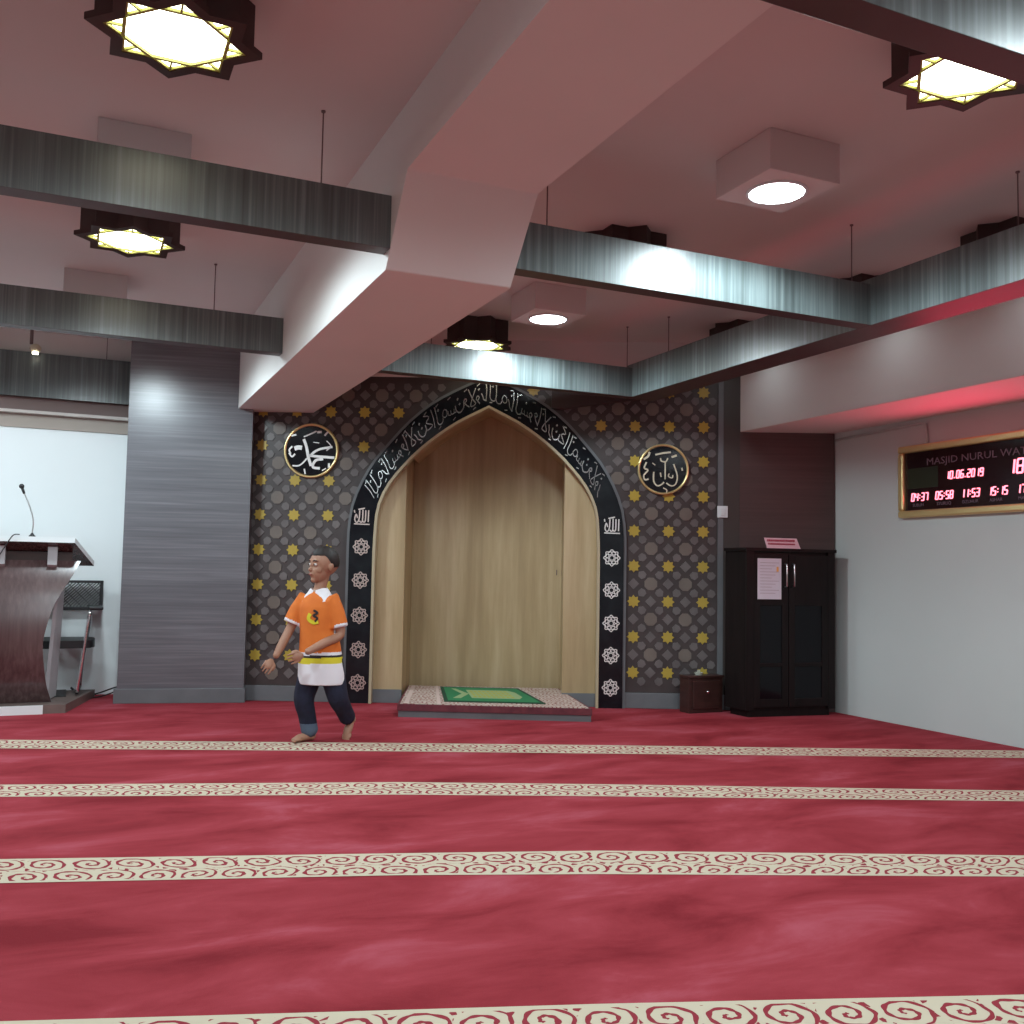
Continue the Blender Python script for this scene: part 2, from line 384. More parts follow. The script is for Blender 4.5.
def off_h(h, d, top): return [(x + d, z) if i < 4 else (max(0, x + d * (.95 if x > .6 else .8)) if x > 0 else 0, z + d * (.1 if i < 5 else min(1, .25 + (i - 5) * .11))) for i, (x, z) in enumerate(h)]
IN, OUT = full(inner_h), full(outer_h)
# wall with lattice panel
wm = MB(); U0, U1 = -2.17, 1.488
def wq(a, b, c, d, mi=0, v=0.): wm.add([MW(a[0], v, a[1]), MW(b[0], v, b[1]), MW(c[0], v, c[1]), MW(d[0], v, d[1])], [(0, 1, 2, 3)], mi)
il, ir = IN[0][0], IN[-1][0]
WZ = 2.50
wq((-2.6, 0), (il, 0), (il, WZ), (-2.6, WZ)); wq((ir, 0), (2.55, 0), (2.55, WZ), (ir, WZ)); wq((-2.6, WZ), (2.55, WZ), (2.55, CZ), (-2.6, CZ), 4)
for a, b in zip(IN[:-1], IN[1:]):
    if b[0] - a[0] > 1e-6: wq((a[0], a[1]), (b[0], b[1]), (b[0], WZ), (a[0], WZ))
# inlay tiles
PX, PZ = .2623, .268
Oc = [(u, z) for u, z in OUT]
def inside_arch(u, z, m=.05):
    x = abs(u - UC)
    if x > 1.045 + m: return False
    h = arc_out
    for (x0, z0), (x1, z1) in zip(h[:-1], h[1:]):
        if z0 <= z <= z1 and z1 > z0:
            return x < x0 + (x1 - x0) * (z - z0) / (z1 - z0) + m
    return z < 2.55 and x < .05
arc_out = arc(outer_h)
def poly_inlay(cu, cz, pts, mi, h=.006, rot=0):
    P = [(cu + x * cos(rot) - y * sin(rot), cz + x * sin(rot) + y * cos(rot)) for x, y in pts]
    if any(inside_arch(u, z, .01) for u, z in P) or min(p[0] for p in P) < U0 + .01 or max(p[0] for p in P) > 1.447 or min(p[1] for p in P) < .12 or max(p[1] for p in P) > 2.49: return
    wm.prism(P, -h, .0, mi=mi, fn=lambda u, z, v: MW(u, v, z))
star8 = [((.050 if k % 2 == 0 else .034) * cos(pi * k / 8), (.050 if k % 2 == 0 else .034) * sin(pi * k / 8)) for k in range(16)]
octo = [(.052 * cos(pi * k / 8 * 2 + pi / 8), .052 * sin(pi * k / 8 * 2 + pi / 8)) for k in range(8)]
diam = [(.042, 0), (0, .042), (-.042, 0), (0, -.042)]
kite = [(.0, .036), (-.029, .014), (-.027, -.020), (.0, -.030), (.027, -.020), (.029, .014)]
bar = [(-.028, -.009), (.028, -.009), (.022, .009), (-.022, .009)]
def grid(su, sz, cond):
    for i in range(-12, 13):
        for j in range(-9, 9):
            for (du, dz, sh, mi, ro) in ((0, 0, star8, 3, 0), (.5, .5, octo, 2, 0), (.5, 0, diam, 1, 0), (0, .5, diam, 1, 0),
                                        (.25, .25, kite, 1, pi * .75), (.75, .25, kite, 1, -pi * .75), (.25, .75, kite, 1, pi * .25), (.75, .75, kite, 1, -pi * .25)):
                u, z = su + (i + du) * PX, sz + (j + dz) * PZ
                if du == 0 and dz == 0: sh = star8
                if z < .13 or z > CZ - .03 or u < U0 or u > 1.45 or not cond(u): continue
                poly_inlay(u, z, sh, mi, rot=ro)
grid(-1.795, 1.415, lambda u: u < UC)
grid(.816, 1.071, lambda u: u >= UC)
struct(wm.build('wall_mihrab', ['lattice', 'inlay', 'inlay2', 'yellow', 'ceil'], fixn=False))
fs = MB().box((1.452, -.012, .0), (1.492, .0, CZ)); fs2 = thing
def wallroot(o): o.location = MW(0, 0, 0); o.rotation_euler = (0, 0, TH); return o
struct(wallroot(fs.build('trim_4', 'greybase')))
struct(wallroot(MB().box((1.492, -.014, 0), (1.617, .0, CZ)).build('trim_5', plain('dark_taupe_board', (.05, .042, .038), .5))))
struct(wallroot(MB().box((1.617, -.016, 0), (2.335, .0, CZ)).build('trim_6', 'brownlam')))
struct(wallroot(MB().box((-2.16, -.015, 0), (il - .18, .0, .115), 0).build('baseboard_left', 'greybase', bevel=.003)))
struct(wallroot(MB().box((ir + .18, -.015, 0), (1.61, .0, .115), 0).build('baseboard_right', 'greybase', bevel=.003)))
# thin dark block on the mihrab wall where the slat frame ends
struct(wallroot(MB().prism([(.17, 2.27), (.245, 2.262), (1.10, 2.385), (1.10, 2.49), (.17, 2.49)], -.05, 0, ax=1).build('trim_7', plain('dark_wall_block', (.04, .028, .026), .5))))

# ---- niche
niche = wallroot(thing('prayer_niche', 'tall pointed wooden niche recess lined in oak veneer, inside the black calligraphy arch', 'niche'))
RL, RR, RV = -.935, .282, .50       # recess opening left/right and depth
nb = MB(); nb.box((RL - .03, RV, 0), (RR + .03, RV + .02, 2.4)); nb.build('back_panel', 'nichewood', niche)
for x0, x1 in ((RL - .02, RL), (RR, RR + .02)):
    MB().box((x0, .03, 0), (x1, RV, 2.4)).build('inner_side_panel', 'nichewood', niche)
for x0, x1 in ((il - .02, RL), (RR, ir + .02)):
    MB().box((x0, .02, .1), (x1, .04, 1.9)).build('front_side_panel', 'nichewood', niche, bevel=.002)
    MB().box((x0, .008, 0), (x1, .04, .1)).build('skirting', 'greybase', niche, bevel=.002)
va = MB()
A = [p for p in IN if p[1] > 1.6]
A = [(p[0], p[1]) for p in IN if RL - .02 <= p[0] <= RR + .02 and p[1] > 1.5]
for a, b in zip(A[:-1], A[1:]):
    va.add([(a[0], .0, a[1]), (b[0], .0, b[1]), (b[0], RV, b[1]), (a[0], RV, a[1]), (a[0], .0, a[1] + .02), (b[0], .0, b[1] + .02), (b[0], RV, b[1] + .02), (a[0], RV, a[1] + .02)],
           [(0, 1, 2, 3), (7, 6, 5, 4)], 0)
va.build('pointed_vault', 'nichewood', niche, fixn=False)

# ---- black calligraphy arch
arch = wallroot(thing('calligraphy_arch', 'tall black pointed arch band with silver calligraphy and star medallions framing the niche', 'arch'))
def band(name, A, B, v0, v1, mat, bev=0):
    m = MB(); n = len(A)
    for i in range(n - 1):
        q = [A[i], A[i + 1], B[i + 1], B[i]]
        vs = [(u, v0, z) for u, z in q] + [(u, v1, z) for u, z in q]
        m.add(vs, [(0, 1, 2, 3), (0, 4, 5, 1), (3, 2, 6, 7)] + ([(0, 3, 7, 4)] if i == 0 else []) + ([(1, 5, 6, 2)] if i == n - 2 else []), 0)
    return m.build(name, mat, arch, fixn=True)
def offset(P, d):
    out = []
    for i, p in enumerate(P):
        a = P[max(i - 1, 0)]; b = P[min(i + 1, len(P) - 1)]; dx, dz = b[0] - a[0], b[1] - a[1]; l = math.hypot(dx, dz)
        out.append((p[0] - dz / l * d, p[1] + dx / l * d))
    out[0] = (out[0][0], 0); out[-1] = (out[-1][0], 0); return out
INo = offset(IN, -.02)   # towards the opening
OUTo = offset(OUT, .022)
band('black_band', IN, OUT, -.045, 0, 'band')
band('outer_edging', OUT, OUTo, -.03, 0, 'greybase')
band('inner_trim', INo, IN, -.052, .03, 'trimwood')
# band parametrisation for the lettering
full_len = [0]; MID = [((a[0] + b[0]) / 2, (a[1] + b[1]) / 2) for a, b in zip(IN, OUT)]
for i in range(1, len(MID)): full_len.append(full_len[-1] + math.dist(MID[i], MID[i - 1]))
TOT = full_len[-1]
def bandpt(s, w):
    s = max(0, min(TOT - 1e-6, s)); j = max(i for i in range(len(full_len)) if full_len[i] <= s); j = min(j, len(MID) - 2)
    q = (s - full_len[j]) / (full_len[j + 1] - full_len[j])
    a = [IN[j][k] + (IN[j + 1][k] - IN[j][k]) * q for k in (0, 1)]; b = [OUT[j][k] + (OUT[j + 1][k] - OUT[j][k]) * q for k in (0, 1)]
    t = .5 + w * .5
    return (a[0] + (b[0] - a[0]) * t, a[1] + (b[1] - a[1]) * t)
def bfn(x, y, h):  # x distance along, y cross in metres (band is .18 wide)
    u, z = bandpt(x, y / .09); return (u, -.045 - h, z)
G = { # glyph strokes: (advance, [ (pts, width) ]) in band units; writing runs right to left along the arch
 'alef': (.035, [([(0, -.055), (.006, .0), (.0, .06)], .011)]),
 'lam': (.06, [([(.0, .062), (.004, .0), (.002, -.04), (.02, -.058), (.045, -.05), (.052, -.03)], .011)]),
 'lamalef': (.07, [([(.0, .06), (.03, -.01), (.055, -.045), (.03, -.055), (.012, -.04), (.06, .05)], .010)]),
 'bowl': (.085, [([(0, -.0), (.005, -.035), (.035, -.056), (.068, -.035), (.072, .0)], .012), ([(.032, -.008), (.042, .002)], .013)]),
 'teeth': (.075, [([(0, -.01), (.0, -.035), (.02, -.038), (.022, -.012), (.024, -.038), (.046, -.038), (.048, -.012), (.052, -.04), (.072, -.036)], .009)]),
 'ra': (.045, [([(0, .0), (.012, -.02), (.02, -.045), (.045, -.062)], .011)]),
 'ha': (.06, [([(0, -.02), (.015, .01), (.038, .004), (.04, -.025), (.018, -.035), (0, -.02)], .009)]),
 'kaf': (.085, [([(0, .055), (.045, .03), (.012, .006), (.06, -.03), (.01, -.04), (.0, -.03)], .010)]),
 'mim': (.05, [([(0, -.02), (.014, -.005), (.026, -.02), (.014, -.034), (0, -.02), (.03, -.06)], .010)]),
 'waw': (.05, [([(0, -.0), (.014, .012), (.024, -.002), (.012, -.012), (.0, -.0), (.02, -.03), (.044, -.05)], .010)])}
seq = ['alef', 'lam', 'lam', 'ha', 'ra', 'alef', 'lam', 'teeth', 'mim', 'waw', 'alef', 'lamalef', 'ra', 'bowl', 'kaf', 'alef', 'lam', 'ha', 'teeth', 'bowl', 'waw', 'lamalef', 'mim', 'ra']
s = 1.60; i = 0
while s < TOT - 1.66:
    adv, st = G[seq[i % len(seq)]]; call = MB()
    for pts, w in st:
        call.ribbon([(s + x, y + .008) for x, y in smoothpts(pts, 3)], w * .72, bfn, 0, .006)
    # small vowel marks above/below
    if i % 2 == 0: call.ribbon([(s + .01, .066), (s + .035, .074)], .007, bfn, 0, .005)
    if i % 3 == 0: call.ribbon([(s + .03, -.07), (s + .055, -.062)], .007, bfn, 0, .005)
    if i % 3 == 1: call.ribbon([(s + .02, .035), (s + .03, .045)], .011, bfn, 0, .005)
    call.build('letter', 'lettersilver', arch)
    s += adv * .80 + .004; i += 1
def med_rosette(m, cu, cz, r=.062):
    fn = lambda x, y, h: (cu + x, -.045 - h, cz + y)
    m.ribbon([(r * (.86 + .14 * cos(8 * a)) * cos(a), r * (.86 + .14 * cos(8 * a)) * sin(a)) for a in [2 * pi * k / 64 for k in range(64)]], .007, fn, 0, .004, closed=True)
    for k in range(8):
        a0 = 2 * pi * k / 8 + pi / 8
        c = (r * .62 * cos(a0), r * .62 * sin(a0))
        m.ribbon([(c[0] + .014 * cos(t), c[1] + .014 * sin(t)) for t in [2 * pi * j / 8 for j in range(8)]], .006, fn, 0, .004, closed=True)
    m.ribbon([(r * .3 * cos(a), r * .3 * sin(a)) for a in [2 * pi * k / 8 for k in range(8)]], .006, fn, 0, .004, closed=True)
def med_allah(m, cu, cz):
    fn = lambda x, y, h: (cu + x, -.045 - h, cz + y)
    for pts in ([(.05, .05), (.048, -.04)], [(.028, .05), (.026, -.03), (.012, -.04), (.006, -.03)], [(.006, .055), (.004, -.03), (-.01, -.042), (-.018, -.03)],
                [(-.018, .05), (-.022, -.02), (-.04, -.045), (-.055, -.02), (-.045, .02), (-.035, -.01)], [(-.03, .055), (.02, .066)], [(-.06, -.055), (.06, -.058)], [(-.056, .03), (-.06, .05)]):
        m.ribbon(smoothpts(pts, 3), .009, fn, 0, .004)
for cu, zs in ((-1.262, (1.409, 1.179, .926, .660, .402, .153)), (.645, (1.373, 1.129, .885, .635, .394, .153))):
    for k, z in enumerate(zs):
        m = MB(); (med_allah if k == 0 else med_rosette)(m, cu, z)
        o = m.build('medallion', 'rosemetal' if cu < 0 else 'silver', arch)
        if k == 0: o['label'] = 'upright lettered medallion'
    
# ---- round plaques
def zfn(cx, cy, R, r):
    return lambda x, y, h: ((x - cx) / R * r, -.022 - h, -(y - cy) / R * r)
def plaque(name, u, z, r, label, strokes, cx, cy, R):
    t = thing('round_plaque', label, 'plaque', MW(u, 0, z), TH)
    t['group'] = 'round black calligraphy plaques either side of the arch'
    RX = Matrix.Rotation(rad(90), 4, 'X')
    MB().lathe([(r * .95, 0), (r * .95, .022)], 48, mat=RX).build('board', 'blackglass', t)
    MB().lathe([(r * .90, .0), (r, .0), (r, .022), (r * .975, .034), (r * .93, .032), (r * .90, .022), (r * .90, 0)], 48, mat=RX, caps=False).build('gold_rim', 'gold', t, smooth='auto')
    fn = zfn(cx, cy, R, r)
    for pts, w in strokes:
        MB().ribbon(smoothpts(pts, 4), w, fn, 0, .006).build('letter_stroke', 'silver' if u < 0 else 'palegold', t)
    return t
M['blackglass'] = plain('black_plaque_board', (.006, .007, .010), .15)
M['palegold'] = plain('pale_gold', (.84, .80, .62), .3, .45)
plaque('l', -1.672, 1.912, .212, 'round black and gold rimmed calligraphy plaque on the wall above the running boy', [
 ([(430, 380), (470, 480), (500, 620), (540, 740)], 38), ([(820, 480), (760, 490), (660, 510), (580, 550), (520, 610)], 30), ([(500, 600), (600, 610), (850, 625)], 34),
 ([(700, 645), (610, 660), (570, 710), (570, 760), (660, 770)], 34), ([(480, 640), (430, 700), (370, 740), (290, 740)], 20), ([(310, 510), (360, 495), (410, 500)], 58),
 ([(280, 480), (240, 530), (262, 580)], 22), ([(240, 570), (280, 620), (320, 580)], 22), ([(430, 350), (520, 310), (600, 270)], 18), ([(610, 285), (670, 280)], 30),
 ([(710, 330), (760, 270)], 22), ([(260, 340), (330, 320)], 24), ([(450, 780), (465, 850)], 20), ([(780, 700), (780, 760)], 28), ([(740, 400), (800, 470), (740, 530)], 14),
 ([(560, 420), (640, 430)], 12), ([(690, 800), (740, 770)], 16)], 535, 535, 370)
plaque('r', 1.032, 1.812, .196, 'round black and gold rimmed calligraphy plaque on the wall above the dark cabinet', [
 ([(290, 280), (270, 340), (210, 380)], 28), ([(370, 315), (440, 300), (480, 290), (580, 280)], 24), ([(590, 345), (660, 320)], 28), ([(440, 360), (450, 400), (510, 410), (540, 360)], 18),
 ([(505, 420), (505, 650)], 16), ([(350, 550), (350, 680), (400, 740), (460, 720), (490, 690)], 20), ([(620, 440), (670, 600), (650, 710), (590, 740), (520, 700)], 18),
 ([(560, 570), (550, 610), (600, 630), (610, 590)], 16), ([(250, 420), (220, 500), (270, 530), (215, 600), (230, 660), (280, 650)], 22), ([(440, 560), (450, 620)], 16),
 ([(480, 770), (530, 800), (520, 840)], 16), ([(730, 490), (740, 530)], 20), ([(330, 430), (370, 460)], 14)], 480, 515, 350)
# switch
t = thing('wall_switch', 'small white square wall switch beside the right edge of the patterned wall', 'switch', MW(1.485, -.013, 1.495), TH)
MB().box((-.04, -.012, -.045), (.04, 0, .045)).build('plate', 'whitepl', t, bevel=.004)
MB().box((-.017, -.017, -.028), (.017, -.012, .028)).build('rocker', 'whitepl', t, bevel=.003)

# ---- column
cth = math.atan2(7.493 - 7.699, 1.213 - .328)
col = thing('clad_column', 'wide square column clad in grey streaked laminate between the podium and patterned wall', 'column', (.335, 7.70, 0), cth)
CWD = .895
MB().box((0, 0, .10), (CWD, .6, CZ)).build('cladding', 'collam', col)
MB().box((-.02, -.018, 0), (CWD + .012, .6, .105)).build('skirting', 'greybase', col, bevel=.003)

# ---- big ceiling beam with haunch (white)
bb = MB().prism([(-4.2, 2.55), (3.46, 2.53), (3.72, 2.21), (7.9, 2.21), (7.9, CZ), (-4.2, CZ)], 1.10, 1.65, ax=0)
tag(bb.build('ceiling_beam', 'paint', bevel=.006), 'deep white concrete ceiling beam with a stepped underside running from overhead to the patterned wall', 'beam')
sb = MB().box((4.62, -4.2, 2.11), (5.28, 6.3, CZ))
tag(sb.build('ceiling_beam', 'paint', bevel=.004), 'white boxed ceiling beam along the top of the right wall, above the digital clock', 'beam')

# ---- slat beams
def slat(label, a, b, rods=(), group='suspended streaked laminate beams', under=1):
    cx, cy = (a[0] + b[0]) / 2, (a[1] + b[1]) / 2
    t = thing('suspended_beam', label, 'beam', (cx, cy, a[2]))
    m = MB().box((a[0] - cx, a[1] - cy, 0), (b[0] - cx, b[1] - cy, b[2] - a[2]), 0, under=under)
    m.build('laminate_box', ['beamlam', 'undershade'], t, bevel=.002)
    for x, y in rods:
        r = MB().tube([(x - cx, y - cy, b[2] - a[2]), (x - cx, y - cy, CZ - a[2])], .003, 6)
        r.lathe([(.009, CZ - a[2] - .006), (.009, CZ - a[2])], 12, mat=Matrix.Translation((x - cx, y - cy, 0)))
        r.build('suspension_rod', 'rod', t)
    return t
Z0, Z1 = 2.28, 2.49
slat('streaked laminate beam hung across the left side, nearest the camera, meeting the white beam', (-3.15, 3.66, Z0), (1.10, 3.75, Z1 + .005), [(.825, 3.70), (-1.4, 3.70)])
slat('streaked laminate beam hung across the left side, behind the nearer one, above the grey column', (-3.15, 5.84, 2.295), (1.10, 5.93, 2.51), [(.702, 5.90), (-1.4, 5.90)])
slat('streaked laminate fascia along the top of the white alcove wall behind the podium', (-3.15, 8.20, 2.275), (.36, 8.27, 2.62), [(.18, 8.22)])
slat('brightly lit streaked laminate beam crossing the right ceiling bay below the large downlight', (1.65, 3.66, Z0), (3.615, 3.75, Z1), [(1.815, 3.71), (3.54, 3.71)])
slat('long streaked laminate beam running in depth beside the white beam on the right', (3.615, -3.2, Z0), (3.84, 6.03, Z1 + .03), [(3.71, 5.63), (3.71, 2.89), (3.71, .4)])
slat('streaked laminate beam crossing just above the top of the black arch', (1.65, 5.95, Z0), (3.615, 6.04, Z1), [(3.60, 6.0), (2.1, 6.0)])
slat('streaked laminate beam at the top right corner, nearest to the camera', (-3.15, 1.58, Z0), (3.615, 1.68, Z1), [(2.6, 1.63)])

# ---- star lamps
def star_pts(R, k=.765, rot=0): return [((R if i % 2 == 0 else R * k) * cos(pi * i / 8 + rot), (R if i % 2 == 0 else R * k) * sin(pi * i / 8 + rot)) for i in range(16)]
def make_star(lit=True):
    t = thing('star_lamp', '', 'ceiling lamp')
    # body
    m = MB(); P = star_pts(.235); n = 16
    m.add([(x, y, 0) for x, y in P] + [(x, y, -.15) for x, y in P], [(i, (i + 1) % n, n + (i + 1) % n, n + i) for i in range(n)] + [tuple(range(n))], 0)
    m.build('housing', 'lampwood', t)
    A = star_pts(.262); B = star_pts(.213); m = MB()
    vs = [(x, y, -.15) for x, y in A] + [(x, y, -.172) for x, y in A] + [(x, y, -.172) for x, y in B] + [(x, y, -.15) for x, y in B]
    fs = []
    for i in range(n):
        j = (i + 1) % n; fs += [(i, j, n + j, n + i), (n + i, n + j, 2 * n + j, 2 * n + i), (2 * n + i, 2 * n + j, 3 * n + j, 3 * n + i), (3 * n + i, 3 * n + j, j, i)]
    m.add(vs, fs); m.build('star_rim', 'lampwood', t)
    m = MB(); P = star_pts(.214); m.add([(x, y, -.158) for x, y in P] + [(0, 0, -.158)], [(i, (i + 1) % n, n) for i in range(n)], 0)
    m.build('glass_panel', 'glow', t, fixn=False)
    m = MB(); P = star_pts(.213)
    def seg(a, b, w): m.ribbon([a, b], w, lambda x, y, h: (x, y, -.160 - h), 0, .009)
    for i in range(0, 16, 2):   # lines continuing the star's edges
        a = P[i]; c = P[(i + 1) % 16]; d = P[(i - 1) % 16]
        mx, my = (c[0] + d[0]) / 2, (c[1] + d[1]) / 2
        seg(c, d, .011); seg(a, (mx, my), .006)
    for i in range(16): seg(P[i], P[(i + 1) % 16], .012)
    m.build('lattice_bars', 'lampbar', t)
    return t
proto = make_star(); first = True
spots = [(.225, 3.09, 'lit star-shaped ceiling lamp at the top left, the largest in view'),
         (.20, 5.18, 'lit star-shaped ceiling lamp hanging between the two left suspended beams'),
         (2.57, 2.17, 'lit star-shaped ceiling lamp under the beam at the top right corner'),
         (2.62, 4.42, 'dark wooden star lamp body half hidden behind the brightly lit right beam'),
         (2.60, 6.42, 'star lamp glimpsed just above the beam over the arch, next to the white beam'),
         (4.33, 3.42, 'dark star lamp glimpsed above the long right beam, at the right edge of the photo'),
         (4.33, 4.45, 'dark star lamp glimpsed above the corner where the crossing beam meets the long right beam'),
         (4.33, 5.62, 'dark star lamp glimpsed under the lit right beam, above the long beam')]
for x, y, lab in spots:
    o = proto if first else copy_tree(proto); first = False
    if x > 4:
        for c_ in [q_ for q_ in COL.objects if q_.parent == o and q_.name.startswith('glass_panel')]:
            c_.material_slots[0].link = 'OBJECT'; c_.material_slots[0].material = M['coolglow']
    o.location = (x, y, CZ); o['label'] = lab; o['category'] = 'ceiling lamp'; o['group'] = 'star lamps on the ceiling'
for x, y in ((.2, .9), (2.62, .3), (.2, -1.2), (2.62, -1.8)):  # unseen lamps added for the light they give
    o = copy_tree(proto); o.location = (x, y, CZ); o['label'] = 'added star lamp behind the camera, for room light'; o['group'] = 'added star lamps behind the camera'

# ---- boxed downlights
def downlight(x, y, label, power, r=.115, group='white boxed downlights', box=.18, h=.17):
    t = thing('boxed_downlight', label, 'downlight', (x, y, CZ)); t['group'] = group
    MB().box((-box, -box, -h), (box, box, 0)).build('housing', 'ceil', t, bevel=.003)
    MB().lathe([(r + .012, -h), (r + .012, -h - .006), (r, -h - .008), (r, -h), (r + .012, -h)], 40, caps=False).build('ring', 'whitepl', t)
    MB().lathe([(r, -h - .004), (.0, -h - .006)], 40).build('lens', 'lens', t)
    l = bpy.data.lights.new('downlight_lamp', 'SPOT'); l.energy = power; l.color = (.78, .945, 1.); l.shadow_soft_size = .10
    l.spot_size = rad(172); l.spot_blend = .30
    lo = bpy.data.objects.new('downlight_lamp', l); COL.objects.link(lo); lo.location = (0, 0, -h - .10); lo.parent = t
    return t
P = 70
downlight(2.65, 3.21, 'round white downlight in a square box, in the right ceiling bay', P)
downlight(2.71, 5.50, 'round white downlight in a square box, between the lit right beam and the arch', P * .9)
downlight(.20, 4.33, 'white downlight box rising above the nearest left beam', P)
downlight(.06, 6.58, 'white downlight box rising above the farther left beam', P * 1.12)
for x, y in ((.2, 2.1), (.2, -.2), (2.65, 1.0), (2.65, -1.0), (.2, -2.6)):  # downlights out of view, added to light the room
    downlight(x, y, 'added white downlight behind the camera, for room light', P, group='added downlights behind the camera')
0 and downlight(4.24, 2.2, 'white downlight over the right aisle, outside the frame', P * .6, group='aisle downlights', h=.06)
for x in (-1.5,):
    downlight(x, 5.0, 'white downlight in the left bay, outside the frame', P, group='left bay downlights')
    downlight(x, 7.3, 'white downlight near the podium, outside the frame', P * .7, group='left bay downlights')

# ---- small spotlight
t = thing('small_spotlight', 'small cream spotlight on the edge of the fascia above the alcove', 'spotlight', (-.35, 8.10, CZ))
MB().tube([(0, 0, 0), (0, 0, -.14)], .012, 8).build('stem', 'rod', t)
MB().sphere((.03, 0, -.17), (.04, .035, .035)).build('head', plain('cream_plastic', (.6, .55, .4), .4), t, smooth=True)
MB().lathe([(.022, -.215), (.022, -.20)], 16, mat=Matrix.Translation((.03, -.01, 0))).build('lamp_face', 'glow', t)

# ---- cabinet
ca = -rad(7.5)
cab = thing('cabinet', 'tall black-brown two-door cabinet with glass lower panels in the right corner', 'cabinet', (4.424, 5.68, 0), ca)
CW, CD, CH = .735, .15, 1.215
m = MB().prism([(0, .02), (CW, .02), (CW, CD), (-.036, .245)], .05, CH - .02).prism([(.03, .03), (CW - .03, .03), (CW - .03, CD), (.0, .23)], 0, .05); m.build('body', 'blackwood', cab, bevel=.003)
MB().prism([(-.012, -.008), (CW + .012, -.008), (CW + .012, CD), (-.048, .25)], CH - .022, CH).build('top_board', 'blackwood', cab, bevel=.003)
for i, (x0, x1) in enumerate(((.06, .341), (.347, CW - .06))):
    m = MB(); m.box((x0, 0, .07), (x0 + .05, .02, 1.17)).box((x1 - .05, 0, .07), (x1, .02, 1.17)).box((x0 + .05, 0, .07), (x1 - .05, .02, .13)).box((x0 + .05, 0, .80), (x1 - .05, .02, 1.17)).box((x0 + .05, 0, .36), (x1 - .05, .02, .385))
    d = m.build('door', 'blackwood', cab, bevel=.002)
    MB().box((x0 + .05, .008, .13), (x1 - .05, .014, .80)).build('glass_panel', 'glassdark', d)
    hx = x1 - .028 if i == 0 else x0 + .028
    h = MB().tube([(hx, 0, .935), (hx, -.028, .94), (hx, -.028, 1.10), (hx, 0, 1.105)], .006, 8); hh = h.build('bar_handle', 'steel', d, smooth=True)
m = MB().box((0, 0, .05), (.058, .02, CH - .022)).box((CW - .058, 0, .05), (CW, .02, CH - .022)); m.build('side_frame', 'blackwood', cab)
cm = Matrix.Translation((4.424, 5.68, 0)) @ Matrix.Rotation(ca, 4, 'Z')
def on_cab(x, y, z): return cm @ Vector((x, y, z))
t = thing('paper_notice', 'white printed paper sheet taped to the left door of the black cabinet', 'paper', on_cab(.085, -.003, .845), ca)
MB().box((0, -.002, 0), (.195, 0, .295)).build('sheet', 'paper', t)
m = MB()
for k in range(11): m.box((.02, -.003, .262 - k * .022), (.175 - .03 * (k % 3), -.002, .265 - k * .022))
m.build('printed_lines', 'greyink', t)
MB().box((.155, -.0032, .20), (.172, -.002, .235)).build('orange_mark', 'orangeink', t)
t = thing('tent_sign', 'small pink folded sign with red lettering standing on top of the black cabinet', 'sign', on_cab(.165, .03, CH), ca)
m = MB(); m.add([(0.02, 0, 0), (.30, 0, 0), (.285, .03, .078), (.012, .03, .078), (0.02, .004, 0), (.30, .004, 0), (.285, .034, .078), (.012, .034, .078)], [(0, 1, 2, 3), (7, 6, 5, 4), (0, 4, 5, 1), (3, 2, 6, 7), (0, 3, 7, 4), (1, 5, 6, 2)])
m.build('card', 'pinkpaper', t)
m = MB(); random.seed(3)
for row, (z0, h) in enumerate(((.052, .014), (.028, .011))):
    x = .035
    while x < .26:
        w = random.choice((.008, .011, .014)); y = z0 / .085 * .03 - .002; k = -z0 / .085 * .008
        m.box((x + k, y, z0), (x + w + k, y + .003, z0 + h)); x += w + .004
m.build('red_lettering', 'redink', t)

# ---- small drawer box
ba = 0.
t = thing('small_chest', 'low dark red-brown wooden box with a round knob beside the cabinet', 'chest', (4.145, 5.975, 0), ba)
MB().box((0, .012, 0), (.30, .13, .255)).build('body', 'redwood', t, bevel=.003)
MB().box((-.008, 0, .255), (.308, .13, .272)).build('lid_board', 'redwood', t, bevel=.003)
d = MB().box((.03, 0, .03), (.27, .014, .235)).build('drawer', 'redwood', t, bevel=.004)
MB().sphere((.15, -.014, .155), .013, 12, 8).build('knob', 'chrome', d, smooth=True)
bm4 = Matrix.Translation((4.145, 5.975, 0)) @ Matrix.Rotation(ba, 4, 'Z')
g = MB().lathe([(.026, 0), (.034, .018), (.030, .018), (.022, .003), (.0, .003)], 20); g.box((-.012, -.003, .012), (.012, .003, .036))
go = g.build('small_dish', plain('pale_dish', (.5, .52, .45), .2)); go.location = bm4 @ Vector((.125, .07, .272)); tag(go, 'small pale dish standing on the low red-brown box', 'dish')

# ---- digital clock
clk = thing('digital_clock', 'gold framed black prayer-time clock with red digits on the right wall', 'clock', (5.28, 5.06, 1.43), rad(-90))
